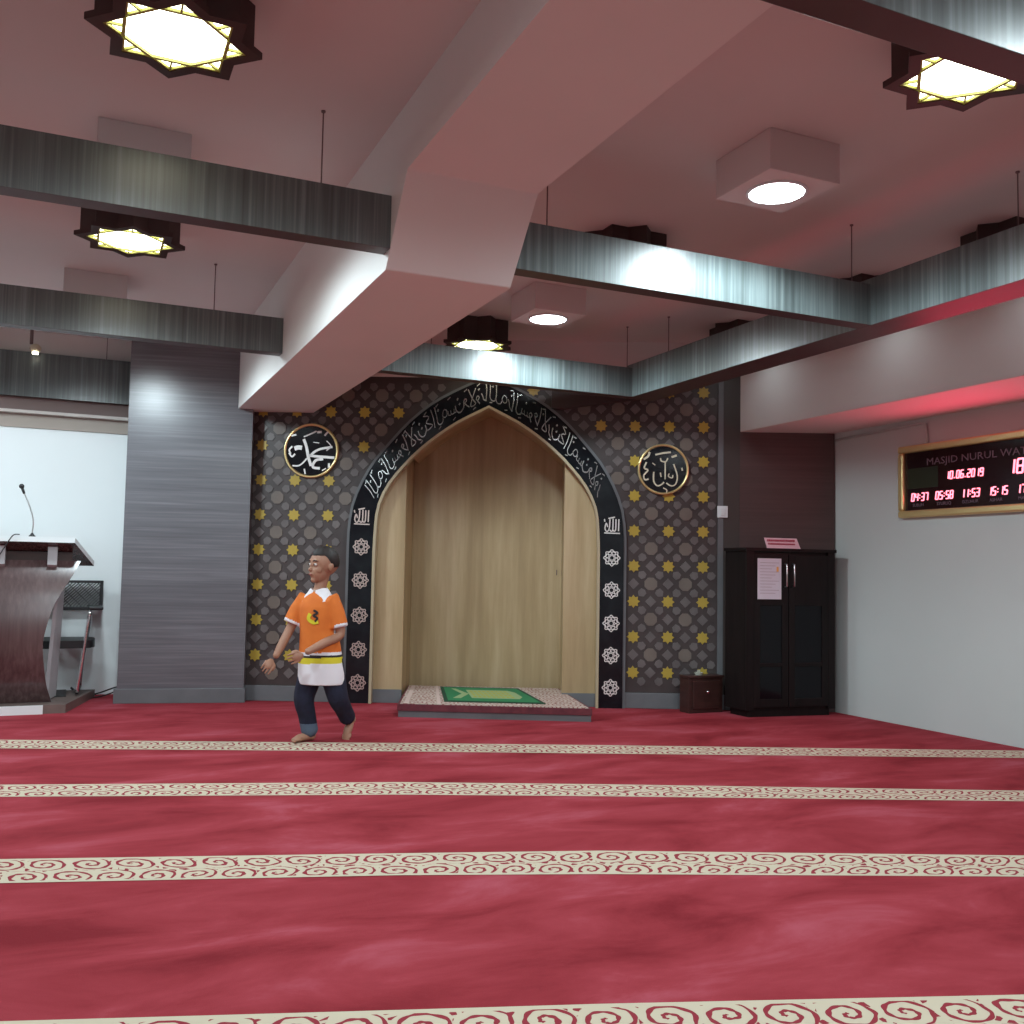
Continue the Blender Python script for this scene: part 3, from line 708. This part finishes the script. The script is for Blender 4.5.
# local: x runs towards the camera (world -y), y into the wall (+x world), z up
CLW, CLH = 1.36, .50
m = MB()
for a, b in (((0, 0), (CLW, .05)), ((0, CLH - .05), (CLW, CLH)), ((0, .05), (.05, CLH - .05)), ((CLW - .05, .05), (CLW, CLH - .05))):
    m.box((a[0], -.045, a[1]), (b[0], 0, b[1]))
fr = m.build('gold_frame', 'gold', clk, bevel=.012)
fc = MB().box((.045, -.02, .045), (CLW - .045, -.002, CLH - .045)).build('face', 'clockface', clk)
MB().box((.07, -.0215, .20), (.33, -.02, .34)).build('green_print', 'clockgreen', clk)
SEG = {'0': 'abcdef', '1': 'bc', '2': 'abged', '3': 'abgcd', '4': 'fgbc', '5': 'afgcd', '6': 'afgedc', '7': 'abc', '8': 'abcdefg', '9': 'abcdfg'}
def seg7(m, txt, x, z, h, w, th, gap):
    for c in txt:
        if c in '.:':
            if c == '.': m.box((x, -.0245, z), (x + th, -.021, z + th))
            else:
                for k in (.28, .66): m.box((x + .12 * h * k, -.0245, z + h * k), (x + th + .12 * h * k, -.021, z + h * k + th))
            x += th + gap; continue
        if c == ' ': x += w * .6; continue
        sl = lambda px, pz: (x + px + .12 * pz, z + pz)
        S = {'a': ((0, h), (w, h)), 'd': ((0, 0), (w, 0)), 'g': ((0, h / 2), (w, h / 2)), 'f': ((0, h / 2), (0, h)), 'e': ((0, 0), (0, h / 2)), 'b': ((w, h / 2), (w, h)), 'c': ((w, 0), (w, h / 2))}
        for k in SEG[c]:
            a, b = S[k]; m.ribbon([sl(*a), sl(*b)], th, lambda X, Z, H: (X, -.021 - H, Z), 0, .0035)
        x += w + gap
    return x
m = MB()
seg7(m, '10.06.2019', .395, .245, .048, .020, .0075, .0125)
seg7(m, '18:05', .865, .240, .085, .040, .012, .022)
for k, s_ in enumerate(('04:37', '05:58', '11:53', '15:15', '17:48', '19:02')):
    seg7(m, s_, .105 + k * .205, .115, .050, .021, .0075, .0115)
m.build('red_digits', 'led', clk)
def text_mesh(name, body, size, loc, rot, mat, parent, ext=.001, sx=1.):
    cu = bpy.data.curves.new(name, 'FONT'); cu.body = body; cu.size = size; cu.extrude = ext; cu.resolution_u = 2
    o = bpy.data.objects.new(name, cu); COL.objects.link(o)
    dg = bpy.context.evaluated_depsgraph_get(); me = bpy.data.meshes.new_from_object(o.evaluated_get(dg))
    bpy.data.objects.remove(o)
    o = bpy.data.objects.new(name, me); COL.objects.link(o); me.materials.clear(); me.materials.append(M[mat])
    o.location = loc; o.rotation_euler = rot; o.scale = (sx, 1, 1); o.parent = parent; return o
text_mesh('title_lettering', 'MASJID NURUL WATHON', .066, (.235, -.0225, .352), (rad(90), 0, 0), 'clocktxt', clk, sx=1.25)
for k, s_ in enumerate(('SUBUH', 'SYURUQ', 'DZUHUR', 'ASHAR', 'MAGHRIB', "ISYA")):
    text_mesh('prayer_name', s_, .030, (.115 + k * .205, -.0225, .075), (rad(90), 0, 0), 'clocktxt', clk)
# red area lamp added before the clock, reddens the beam undersides
l = bpy.data.lights.new('added_red_lamp', 'AREA'); l.shape = 'RECTANGLE'; l.size = 1.0; l.size_y = .2; l.energy = 7.; l.color = (1., .05, .12)
lo = bpy.data.objects.new('added_red_lamp', l); COL.objects.link(lo); lo.parent = clk; lo.location = (.75, -.06, .25); lo.rotation_euler = (rad(-90), 0, 0)
# conduit
c = MB().tube([(5.268, 5.70, 2.055), (5.268, 4.90, 2.078), (5.268, 4.84, 2.07), (5.268, 4.825, 1.93)], .010, 8).build('cable_conduit', 'rwall', smooth=True)
tag(c, 'thin painted cable conduit running along the right wall to the clock', 'conduit')
# two tiny hooks in the niche
t = thing('niche_hook', 'pair of tiny dark hooks on the right wood panel of the niche', 'hook', MW(.245, RV - .02, 1.0), TH)
MB().tube([(0, .02, .03), (0, 0, .03), (0, 0, -.01)], .004, 6).tube([(.04, .02, .03), (.04, 0, .03), (.04, 0, -.01)], .004, 6).build('hooks', 'rod', t)

# ---- niche platform
pf = wallroot(thing('imam_platform', 'low carpeted platform on a grey base in front of the niche', 'platform'))
base = [(-.866, -.69), (.456, -.74), (.268, .40), (-.925, .40)]
MB().prism(base, 0, .045).build('grey_base', 'greybase', pf)
e = MB().prism([(-.872, -.70), (.462, -.75), (.272, .40), (-.93, .40)], .045, .088); e.build('maroon_edge', 'maroon', pf)
m = MB().prism([(-.855, -.675), (.44, -.725), (.262, .385), (-.92, .385)], .088, .0915); o = m.build('cream_carpet', 'platcarpet', pf)
ul = o.data.uv_layers.new(name='uv')
for p in o.data.polygons:
    for li in p.loop_indices:
        co = o.data.vertices[o.data.loops[li].vertex_index].co; ul.data[li].uv = (co.x + 3, co.y + 1.3)
m = MB().prism([(-.83, -.675), (-.80, -.675), (-.87, .385), (-.90, .385)], .0915, .0925); m.build('pink_border', 'pinktrim', pf)
m = MB().prism([(-.60, -.675), (-.575, -.675), (-.69, .385), (-.71, .385)], .0915, .0925); m.build('pink_border', 'pinktrim', pf)
# green prayer rug: corners in (u, v)
rug = wallroot(thing('prayer_rug', 'green prayer rug with yellow woven panel lying on the niche platform', 'rug'))
C4 = [(-.56, -.56), (.15, -.58), (-.05, .28), (-.665, .30)]
def q(a, b): # bilinear
    x = [(C4[0][k] * (1 - a) + C4[1][k] * a) * (1 - b) + (C4[3][k] * (1 - a) + C4[2][k] * a) * b for k in (0, 1)]; return x
def rq(a0, b0, a1, b1, z0, z1, mi=0, mb=None):
    mb.prism([q(a0, b0), q(a1, b0), q(a1, b1), q(a0, b1)], z0, z1, mi=mi)
m = MB(); rq(0, 0, 1, 1, .0925, .0975, 0, m); m.build('dark_green_border', 'dkgreen', rug)
m = MB(); rq(.04, .05, .96, .95, .0975, .0985, 0, m); m.build('green_field', 'green', rug)
m = MB(); rq(.30, .22, .80, .78, .0985, .0993, 0, m); m.prism([q(.10, .2), q(.18, .2), q(.30, .5), q(.18, .85), q(.13, .85), q(.22, .5)], .0985, .0993)
m.prism([q(.80, .22), q(.86, .35), q(.86, .65), q(.80, .78)], .0985, .0993); m.build('pale_green_motif', 'ltgreen', rug)
m = MB()
for i in range(9):
    for j in range(4):
        rq(.33 + i * .05, .28 + j * .12, .363 + i * .05, .35 + j * .12, .0993, .1, 0, m)
m.build('yellow_weave', 'rugyellow', rug)

# ---- podium
PXc = -.50
pod = thing('speaker_podium', 'brown wood-grain podium with curved front panel and white sloping top at the left edge', 'podium', (PXc, 7.3, 0))
prof = [(1.03, .555), (.953, .52), (.829, .453), (.75, .41), (.678, .385), (.555, .355), (.454, .343), (.319, .355), (.183, .375), (.06, .41)]
hp = smoothpts(prof, 4)
def depth(z): return .02 + .20 * (1 - ((z - .545) / .485) ** 2) * -1 + .14   # bulges towards the room in the middle
m = MB(); n = len(hp); rows = []
for z, hw in hp:
    y = .16 - .15 * (1 - ((z - .545) / .49) ** 2)
    rows.append((z, hw, y))
vs = []; K = 12
for z, hw, y in rows:
    for k in range(K + 1): vs.append((-hw + 2 * hw * k / K, y, z))
nv = len(vs); vs += [(x, y + .022, z) for x, y, z in vs]
fs = []; W = K + 1
for i in range(n - 1):
    for k in range(K):
        a = i * W + k; fs += [(a, a + 1, a + 1 + W, a + W), (nv + a + W, nv + a + W + 1, nv + a + 1, nv + a)]
m.add(vs, fs, 0)
ed = []
for i in range(n - 1):
    for a in (i * W, i * W + K): ed.append((a, a + W, a + W + nv, a + nv))
m.add(vs, ed, 1)
m.add(vs, [tuple(list(range(0, W)) + [nv + k for k in range(W - 1, -1, -1)])], 1)
m.build('curved_front_panel', ['podlam', 'greyboard'], pod, smooth='auto', fixn=False)
# sloping top: front (towards the room) edge high, narrower; rear low and wide
sl = [(-.52, .03, 1.153), (.512, .03, 1.153), (.648, .5, .997), (-.648, .5, .997)]
m = MB(); m.add(list(sl) + [(x, y, z + .036) for x, y, z in sl], [(3, 2, 1, 0)], 1); m.add(list(sl) + [(x, y, z + .036) for x, y, z in sl], [(4, 5, 6, 7), (0, 1, 5, 4), (1, 2, 6, 5), (2, 3, 7, 6), (3, 0, 4, 7)], 0)
m.build('sloping_top', ['slabwhite', 'podlam'], pod, fixn=False)
for x0, x1 in ((.345, .405), (.03, .085), (-.405, -.345)):
    m = MB().prism([(.10, 1.0), (.19, .95), (.19, 1.09), (.10, 1.125)], x0, x1, ax=0); m.build('top_support', 'greyboard', pod)
MB().add([(-.50, .20, .98), (.50, .20, .98), (.50, .20, 1.09), (-.50, .20, 1.09), (-.50, .22, .98), (.50, .22, .98), (.50, .22, 1.09), (-.50, .22, 1.09)], [(0, 1, 2, 3), (7, 6, 5, 4), (0, 3, 7, 4), (1, 5, 6, 2), (3, 2, 6, 7)]).build('rear_board', 'redwood', pod)
for sx in (1, -1):
    m = MB(); m.add([Vector((sx * x, y, z)) for x, y, z in ((.41, .36, .07), (.44, .36, 1.0), (.465, .40, 1.0), (.435, .40, .07), (.36, .18, .07), (.40, .14, .80), (.42, .16, .80), (.385, .2, .07))],
        [(0, 1, 2, 3), (4, 7, 6, 5), (0, 4, 5, 1), (3, 2, 6, 7), (1, 5, 6, 2), (0, 3, 7, 4)])
    m.build('side_board', 'greyboard', pod)
MB().prism([(-.66, .0), (.50, .0), (.70, .82), (-.80, .82)], 0, .058).build('plinth', 'basebrown', pod)
MB().box((-.66, -.02, 0), (.362, 0.0, .058)).build('white_kickboard', 'slabwhite', pod)
MB().box((.37, .42, .058), (.50, .80, .066)).build('dark_sheet', 'blackpl', pod)  # thin dark sheet lying on the plinth

# microphone
mic = thing('gooseneck_microphone', 'thin black gooseneck microphone standing on the podium top', 'microphone', (-.257, 7.38, 1.185))
MB().lathe([(.022, 0), (.022, .008), (.010, .022), (.006, .03)], 16).build('base', 'blackpl', mic, smooth='auto')
MB().tube(smoothpts([(0, 0, .02), (.004, 0, .10), (-.004, 0, .15), (-.035, 0, .24), (-.065, .0, .31)], 5), .0042, 8).build('gooseneck', 'steel', mic, smooth=True)
MB().tube([(-.06, 0, .295), (-.075, 0, .335)], [.008, .010], 10).sphere((-.078, 0, .345), .017, 12, 8).build('microphone_head', 'blackpl', mic, smooth=True)
t = MB().tube(smoothpts([(-.33, 7.31, 1.20), (-.37, 7.29, 1.19), (-.42, 7.285, 1.10), (-.47, 7.28, 1.02), (-.55, 7.29, .98)], 5), .004, 6).build('microphone_cable', 'blackpl', smooth=True)
tag(t, 'thin black cable looping down over the front edge of the podium top', 'cable')

# ---- chair
ch = thing('conference_chair', 'black mesh-backed chair with chrome legs half hidden behind the podium', 'chair', (-.02, 7.98, 0))
m = MB(); m.prism(smoothpts([(-.21, -.22), (-.05, -.25), (.12, -.23), (.185, -.17), (.20, .0), (.17, .17), (0, .2), (-.19, .17)], 4, closed=True), .40, .455)
m.build('seat', 'blackpl', ch, bevel=.012)
bk = MB(); y = .225
bk.box((-.23, y, .865), (.25, y + .018, .885)).box((-.23, y, .655), (.25, y + .018, .685)).box((-.23, y, .655), (-.205, y + .018, .885)).box((.225, y, .655), (.25, y + .018, .885))
bk.build('backrest_frame', 'blackpl', ch, bevel=.004)
mm = MB()
k = -.44
while k < .25:
    a = (max(k, -.205), .685 + max(0, -.205 - k)); b = (min(k + .18, .225), .685 + min(.18, .225 - k))
    if b[0] > a[0] + .005: mm.ribbon([a, b], .008, lambda X, Z, H: (X, y + .006 + H, Z), 0, .004)
    a2 = (max(k, -.205), .865 - max(0, -.205 - k)); b2 = (min(k + .18, .225), .865 - min(.18, .225 - k))
    if b2[0] > a2[0] + .005 and int(round(k / .024)) % 3 == 0: mm.ribbon([a2, b2], .006, lambda X, Z, H: (X, y + .008 + H, Z), 0, .004)
    k += .024
mm.build('mesh_back', 'blackpl', ch)
for sx in (-1, 1):
    o = 0 if sx > 0 else 0
    X = .165 if sx > 0 else -.20
    MB().tube(smoothpts([(X - .01, .06, .665), (X - .01, -.18, .662), (X - .014 * sx, -.225, .64), (X - .03 * sx, -.23, .50), (X - .055 * sx, -.23, .25), (X - .075 * sx, -.23, .082)], 5), .0125, 10).build('leg', 'chrome', ch, smooth=True)
    MB().tube(smoothpts([(X, .20, .63), (X, .19, .56), (X - .02 * sx, .12, .43), (X - .04 * sx, .17, .25), (X - .05 * sx, .20, .082)], 5), .011, 10).build('leg', 'chrome', ch, smooth=True)
    MB().tube([(X - .075 * sx, -.23, .078), (X - .05 * sx, .20, .078)], .010, 8).build('floor_runner', 'blackpl', ch, smooth=True)
    MB().box((X - .02, -.20, .674), (X + .06 + .02 * sx, .20, .70)).build('armrest', 'blackpl', ch, bevel=.008)
# cables by the column
for k, (a, lab) in enumerate(((smoothpts([(.03, 8.16, .075), (.12, 8.14, .012), (.22, 8.10, .03), (.33, 8.04, .075), (.36, 7.95, .09)], 5), 'upper of two thin black cables trailing from the podium to the column foot'),
                            (smoothpts([(.03, 8.12, .072), (.14, 8.08, .008), (.24, 8.05, .012), (.33, 7.98, .05)], 5), 'lower of two thin black cables trailing from the podium to the column foot'))):
    c = MB().tube(a, .006, 6).build('floor_cable', 'blackpl', smooth=True); tag(c, lab, 'cable', 'cables by the podium')

# ------------------------------------------------------------------ running boy
BO = Vector((1.315, 5.70, 0)); BR = -rad(12.5)
boy = thing('person', 'barefoot boy in an orange and white polo shirt and navy jeans running to the left', 'person', BO, BR)
def eval_mesh(o):
    dg = bpy.context.evaluated_depsgraph_get(); me = bpy.data.meshes.new_from_object(o.evaluated_get(dg)); bpy.data.objects.remove(o); return me
def skin(verts, edges, radii, sub=2, root=0):
    me = bpy.data.meshes.new('s'); me.from_pydata(verts, edges, []); o = bpy.data.objects.new('s', me); COL.objects.link(o)
    md = o.modifiers.new('skin', 'SKIN'); sv = me.skin_vertices[0].data
    for i, r in enumerate(radii):
        sv[i].radius = (r, r) if not isinstance(r, tuple) else r
        sv[i].use_root = (i == root)
    md.use_smooth_shade = True
    s2 = o.modifiers.new('sub', 'SUBSURF'); s2.levels = sub; s2.render_levels = sub
    return eval_mesh(o)
def chain(verts, radii, sub=2):
    P4 = smoothpts([tuple(v) for v in verts], 4); R4 = [p[0] for p in smoothpts([(r, i) for i, r in enumerate(radii)], 4)]
    m_ = MB().tube(P4, R4, 16 if radii[0] > .012 else 8); m_.sphere(P4[0], radii[0], 12, 8); m_.sphere(P4[-1], radii[-1] * 1.02, 12, 8); return m_
def merge(meshes):
    v, f_ = [], []
    for me in meshes:
        o = len(v)
        if isinstance(me, MB): v += me.v; f_ += [tuple(i + o for i in q_) for q_ in me.f]
        else: v += [tuple(x.co) for x in me.vertices]; f_ += [tuple(i + o for i in p.vertices) for p in me.polygons]
    out = bpy.data.meshes.new('m'); out.from_pydata(v, [], f_); return out
def remesh(me, vox, smooth_it=4):
    o = bpy.data.objects.new('r', me); COL.objects.link(o)
    r = o.modifiers.new('r', 'REMESH'); r.mode = 'VOXEL'; r.voxel_size = vox; r.use_smooth_shade = True
    if smooth_it: s_ = o.modifiers.new('sm', 'SMOOTH'); s_.iterations = smooth_it; s_.factor = .5
    return eval_mesh(o)
def obj_from(me, name, mats, parent):
    me.materials.clear()
    for m_ in (mats if isinstance(mats, list) else [mats]): me.materials.append(M[m_])
    o = bpy.data.objects.new(name, me); COL.objects.link(o); o.parent = parent
    me.polygons.foreach_set('use_smooth', [True] * len(me.polygons)); return o
F = Vector((-.86, -.51, -.04)).normalized(); UPH = Vector((.03, 0, 1)).normalized(); LF = UPH.cross(F).normalized(); UPH = F.cross(LF).normalized()
HR = Matrix((F, LF, UPH)).transposed()
HC = Vector((.038, 0, 1.022))
def H(a, b, c): return HC + HR @ Vector((a, b, c))
parts = []
def lerp(a, b, t): return Vector(a) * (1 - t) + Vector(b) * t
jn = dict(pel=(.045, 0, .50), sp=(.035, 0, .62), ch=(.015, 0, .75), nb=(.015, 0, .845), nk=(.025, 0, .90), hd=tuple(H(-.01, 0, -.03)),
          ls=(.10, -.055, .815), le=(.145, -.075, .625), lw=(-.035, -.175, .535), lh=(-.07, -.185, .515),
          rs=(-.075, .06, .815), re=(-.145, .05, .645), rw=(-.215, -.01, .50), rh=(-.24, -.03, .47),
          lhp=(.09, -.03, .46), lk=(.145, -.05, .255), la=(.205, .05, .13), rhp=(.0, .03, .46), rk=(-.05, -.01, .25), ra=(-.012, .02, .06))
parts += [chain([jn[k] for k in ('pel', 'sp', 'ch', 'nb')], [.085, .08, .085, .05]), chain([jn[k] for k in ('nb', 'nk', 'hd')], [.042, .036, .036])]
parts += [chain([jn['ch'], jn[a], tuple(lerp(jn[a], jn[b], .5)), jn[b], tuple(lerp(jn[b], jn[c], .5)), jn[c]], [.05, .038, .033, .027, .026, .020]) for a, b, c in (('ls', 'le', 'lw'), ('rs', 're', 'rw'))]
parts += [chain([jn[a], tuple(lerp(jn[a], jn[b], .5)), jn[b], tuple(lerp(jn[b], jn[c], .45)), jn[c]], [.065, .058, .044, .042, .027]) for a, b, c in (('lhp', 'lk', 'la'), ('rhp', 'rk', 'ra'))]
hm = MB()
hm.sphere(H(-.008, 0, .022), (.088, .072, .083), 24, 16, R=HR); hm.sphere(H(.028, 0, -.035), (.058, .052, .062), 20, 12, R=HR)
hm.sphere(H(.062, 0, -.078), (.020, .022, .018), 12, 8, R=HR)           # chin
hm.sphere(H(.087, 0, -.018), (.014, .013, .012), 12, 8, R=HR); hm.sphere(H(.078, 0, .004), (.012, .008, .022), 12, 8, R=HR)   # nose
hm.sphere(H(.064, 0, .034), (.016, .05, .012), 12, 8, R=HR)             # brow
hm.sphere(H(.078, 0, -.046), (.012, .022, .010), 12, 8, R=HR)           # lips
for s_ in (-1, 1):
    hm.sphere(H(.050, .034 * s_, -.022), (.022, .022, .022), 12, 8, R=HR) # cheeks
    hm.sphere(H(-.006, .072 * s_, -.008), (.014, .008, .024), 12, 8, R=HR); hm.sphere(H(-.012, .080 * s_, .0), (.010, .006, .018), 12, 8, R=HR)  # ears
parts.append(hm)
def hand(base, d, nrm, side, curl):
    """palm plus five fingers; d finger direction, nrm palm normal, side thumb side"""
    d, nrm = Vector(d).normalized(), Vector(nrm).normalized(); sd = d.cross(nrm).normalized() * side; b = Vector(base)
    R = Matrix((d, sd, nrm)).transposed(); m_ = MB(); m_.sphere(b + d * .022, (.034, .026, .012), 14, 10, R=R); out = [m_]
    for k, (o_, ln) in enumerate(((.027, .036), (.009, .042), (-.009, .039), (-.026, .030))):
        p0 = b + d * .040 + sd * o_; p = [p0 - d * .02]; a = 0; q_ = p0; p.append(p0)
        for j in range(3):
            a += curl; q_ = q_ + (d * cos(a) - nrm * sin(a)) * ln * (.45, .32, .25)[j]; p.append(q_)
        out.append(chain(p, [.0065, .0065, .006, .0055, .005], 1))
    p0 = b + d * .004 + sd * .020
    out.append(chain([p0 - sd * .012, p0 + sd * .008 + d * .010, p0 + sd * .016 + d * .024 - nrm * .005, p0 + sd * .016 + d * .038 - nrm * .010], [.009, .008, .007, .006], 1))
    return out
parts += hand(jn['lh'], (-.9, -.1, -.35), (.1, -.95, 0), 1, .2)
parts += hand(jn['rh'], (-.45, -.5, -.75), (.3, -.8, .3), -1, .28)
def foot(a, d, up_, ln=.15):
    a, d, up_ = Vector(a), Vector(d).normalized(), Vector(up_).normalized(); sd = d.cross(up_); R = Matrix((d, sd, up_)).transposed(); m_ = MB()
    m_.sphere(a - up_ * .030 - d * .010, (.032, .026, .026), 14, 10, R=R)
    m_.sphere(a - up_ * .032 + d * .045, (.062, .028, .022), 16, 10, R=R); m_.sphere(a - up_ * .040 + d * .088, (.030, .034, .014), 14, 8, R=R)
    for k in range(5):
        m_.sphere(a - up_ * .045 + d * (.122 - .006 * k) + sd * (-.026 + .0125 * k), (.014, .0075 + (.003 if k == 0 else 0), .0085), 10, 6, R=R)
    return [m_]
parts += foot((-.012, .02, .058), (-.80, -.58, 0), (0, 0, 1)); parts += foot((.210, .06, .118), (-.30, -.35, -.80), (-.5, -.55, .45))
body = remesh(merge(parts), .0036, 2)
bo = obj_from(body, 'body', 'skin', boy)
# hair cap
hb = MB(); vs = []; n_, m_n = 40, 26
for j in range(m_n + 1):
    a = pi * j / m_n
    for k in range(n_):
        b = 2 * pi * k / n_; d = Vector((sin(a) * cos(b), sin(a) * sin(b), cos(a)))
        lim = .50 if d.x > .45 else (.20 if d.x > .1 else -.42)     # hairline height by direction
        lim = .40 * max(0, min(1, (d.x + .15) / .5)) - .45 * (1 - max(0, min(1, (d.x + .15) / .5)))
        t = max(0, min(1, (d.z - lim) / .10)); s_ = .90 + .165 * t + .012 * sin(9 * b) * t
        top = .10 * max(0, d.z) * t
        vs.append(H(-.010 + d.x * .088 * s_, d.y * .072 * s_, .024 + d.z * (.083 * s_ + .06 * top)))
fs = [(j * n_ + k, (j + 1) * n_ + k, (j + 1) * n_ + (k + 1) % n_, j * n_ + (k + 1) % n_) for j in range(m_n) for k in range(n_)]
hb.add(vs, fs); hb.build('hair', 'hair', boy, smooth=True)
for s_ in (-1, 1):
    e_ = MB().sphere(H(.071, .029 * s_, .010), (.010, .013, .008), 12, 8, R=HR).build('eye', 'eyewhite', boy, smooth=True)
    MB().sphere(H(.079, .029 * s_, .010), (.004, .006, .006), 10, 6, R=HR).build('iris', 'blackpl', e_, smooth=True)
    MB().tube([H(.078, .014 * s_, .030), H(.079, .028 * s_, .036), H(.068, .044 * s_, .031)], .003, 6).build('eyebrow', 'hair', boy, smooth=True)
MB().sphere(H(.089, 0, -.046), (.003, .018, .005), 12, 6, R=HR).build('mouth', 'lip', boy, smooth=True)
# shirt
fd = Vector((-.58, -.81, 0)).normalized(); sdv = Vector((-fd.y, fd.x, 0))   # chest direction and side
rings = [(.335, .050, .146, .124), (.40, .047, .142, .120), (.48, .041, .135, .112), (.56, .034, .126, .104), (.64, .024, .116, .096), (.72, .018, .120, .094), (.78, .015, .122, .088), (.825, .015, .105, .072), (.855, .016, .072, .056), (.872, .018, .050, .048)]
def ringat(z):
    for a, b in zip(rings[:-1], rings[1:]):
        if a[0] <= z <= b[0]:
            t = (z - a[0]) / (b[0] - a[0]); return [a[k] + (b[k] - a[k]) * t for k in range(4)]
    return rings[0] if z < rings[0][0] else rings[-1]
def surf(ang, z, off=0.):
    _, cx, s_, f_ = ringat(z); wob = 1 + .035 * sin(3 * ang + 9 * z) * max(0, min(1, (.75 - z) / .4))
    return Vector((cx, 0, z)) + fd * cos(ang) * (f_ * wob + off) + sdv * sin(ang) * (s_ * wob + off)
sm = MB(); K = 40; zs = [.335 + i * (.872 - .335) / 30 for i in range(31)]
vs = [surf(2 * pi * k / K, z) for z in zs for k in range(K)]
sm.add(vs, [(i * K + k, i * K + (k + 1) % K, (i + 1) * K + (k + 1) % K, (i + 1) * K + k) for i in range(30) for k in range(K)] + [tuple(range(K))[::-1], tuple(range(30 * K, 31 * K))])
slv = []
for s0, e0 in (('ls', 'le'), ('rs', 're')):
    a, b = jn[s0], jn[e0]
    slv.append(MB().tube([lerp(jn['ch'], a, .55), lerp(a, b, -.02), lerp(a, b, .3), lerp(a, b, .78), lerp(a, b, .80)], [.05, .052, .053, .056, .050], 20))
shirt = remesh(merge([sm] + slv), .006, 5)
for nm in ('orange', 'cloth', 'yelcloth', 'blackcloth'): pass
so = obj_from(shirt, 'polo_shirt', ['orange', 'cloth', 'yelcloth', 'blackcloth'], boy)
for p in shirt.polygons:
    c = p.center; z = c.z - .03 * (c.x - .04) ; mi = 0
    for s0, e0 in (('ls', 'le'), ('rs', 're')):
        a, b = Vector(jn[s0]), Vector(jn[e0]); t = (c - a).dot(b - a) / (b - a).length_squared; dist = (c - a - (b - a) * t).length
        if .70 < t < 1.1 and dist < .064 and (c.x > .108 or c.x < -.075): mi = 1
    if mi == 0:
        if z < .458: mi = 1
        elif z < .492: mi = 2
        elif z < .506: mi = 3
        elif z < .522: mi = 1
    p.material_index = mi
# collar, emblem, placket
m = MB(); K = 28; vs = []
for k in range(K + 1):
    a = .16 + (2 * pi - .32) * k / K; dip = .030 * math.exp(-((min(a, 2 * pi - a)) / .7) ** 2)
    vs += [surf(a, .868, -.004) + Vector((0, 0, .026 - dip * .5)), surf(a, .862, .008) + Vector((0, 0, .004 - dip)), surf(a, .835, .012) + Vector((0, 0, -.012 - dip)), surf(a, .84, .002) + Vector((0, 0, -.012 - dip))]
fs = [(i * 4 + j, (i + 1) * 4 + j, (i + 1) * 4 + (j + 1) % 4, i * 4 + (j + 1) % 4) for i in range(K) for j in range(4)] + [(0, 1, 2, 3), (K * 4 + 3, K * 4 + 2, K * 4 + 1, K * 4)]
m.add(vs, fs); m.build('collar', 'cloth', so)
m = MB()
def chest(x, y, h): return surf(x / .12, .73 + y, .003 + h)
m.ribbon(smoothpts([(.03, .035), (.055, .02), (.03, .005), (.055, -.01), (.04, -.03)], 4), .012, chest, 0, .003); m.build('chest_emblem', 'blackcloth', so)
m = MB(); m.ribbon(smoothpts([(.01, .015), (.0, -.015), (.03, -.035), (.06, -.03)], 4), .022, chest, 0, .002); m.build('emblem_base', 'yelcloth', so)
# jeans
def legm(hp_, kn, an, rr):
    a, b, c = Vector(jn[hp_]), Vector(jn[kn]), Vector(jn[an])
    return chain([lerp(a, b, -.25), a, lerp(a, b, .5), b, lerp(b, c, .5), lerp(b, c, .95)], rr, 2)
jm = remesh(merge([legm('lhp', 'lk', 'la', [.07, .080, .070, .060, .052, .050]), legm('rhp', 'rk', 'ra', [.07, .080, .070, .060, .052, .050]), MB().sphere((.045, 0, .46), (.105, .09, .09), 20, 12)]), .006, 4)
jo = obj_from(jm, 'jeans', ['jeans', 'cuff'], boy)
for p in jm.polygons:
    c = p.center
    if c.z < .105 and c.x < .1: p.material_index = 1

# ------------------------------------------------------------------ world, view
w = bpy.data.worlds.new('world'); SC.world = w; w.use_nodes = True
w.node_tree.nodes['Background'].inputs[0].default_value = (.6, .7, .8, 1); w.node_tree.nodes['Background'].inputs[1].default_value = .02
vs_ = SC.view_settings; vs_.view_transform = 'Standard'; vs_.look = 'None'; vs_.gamma = 1; vs_.use_curve_mapping = False
vs_.exposure = 0.
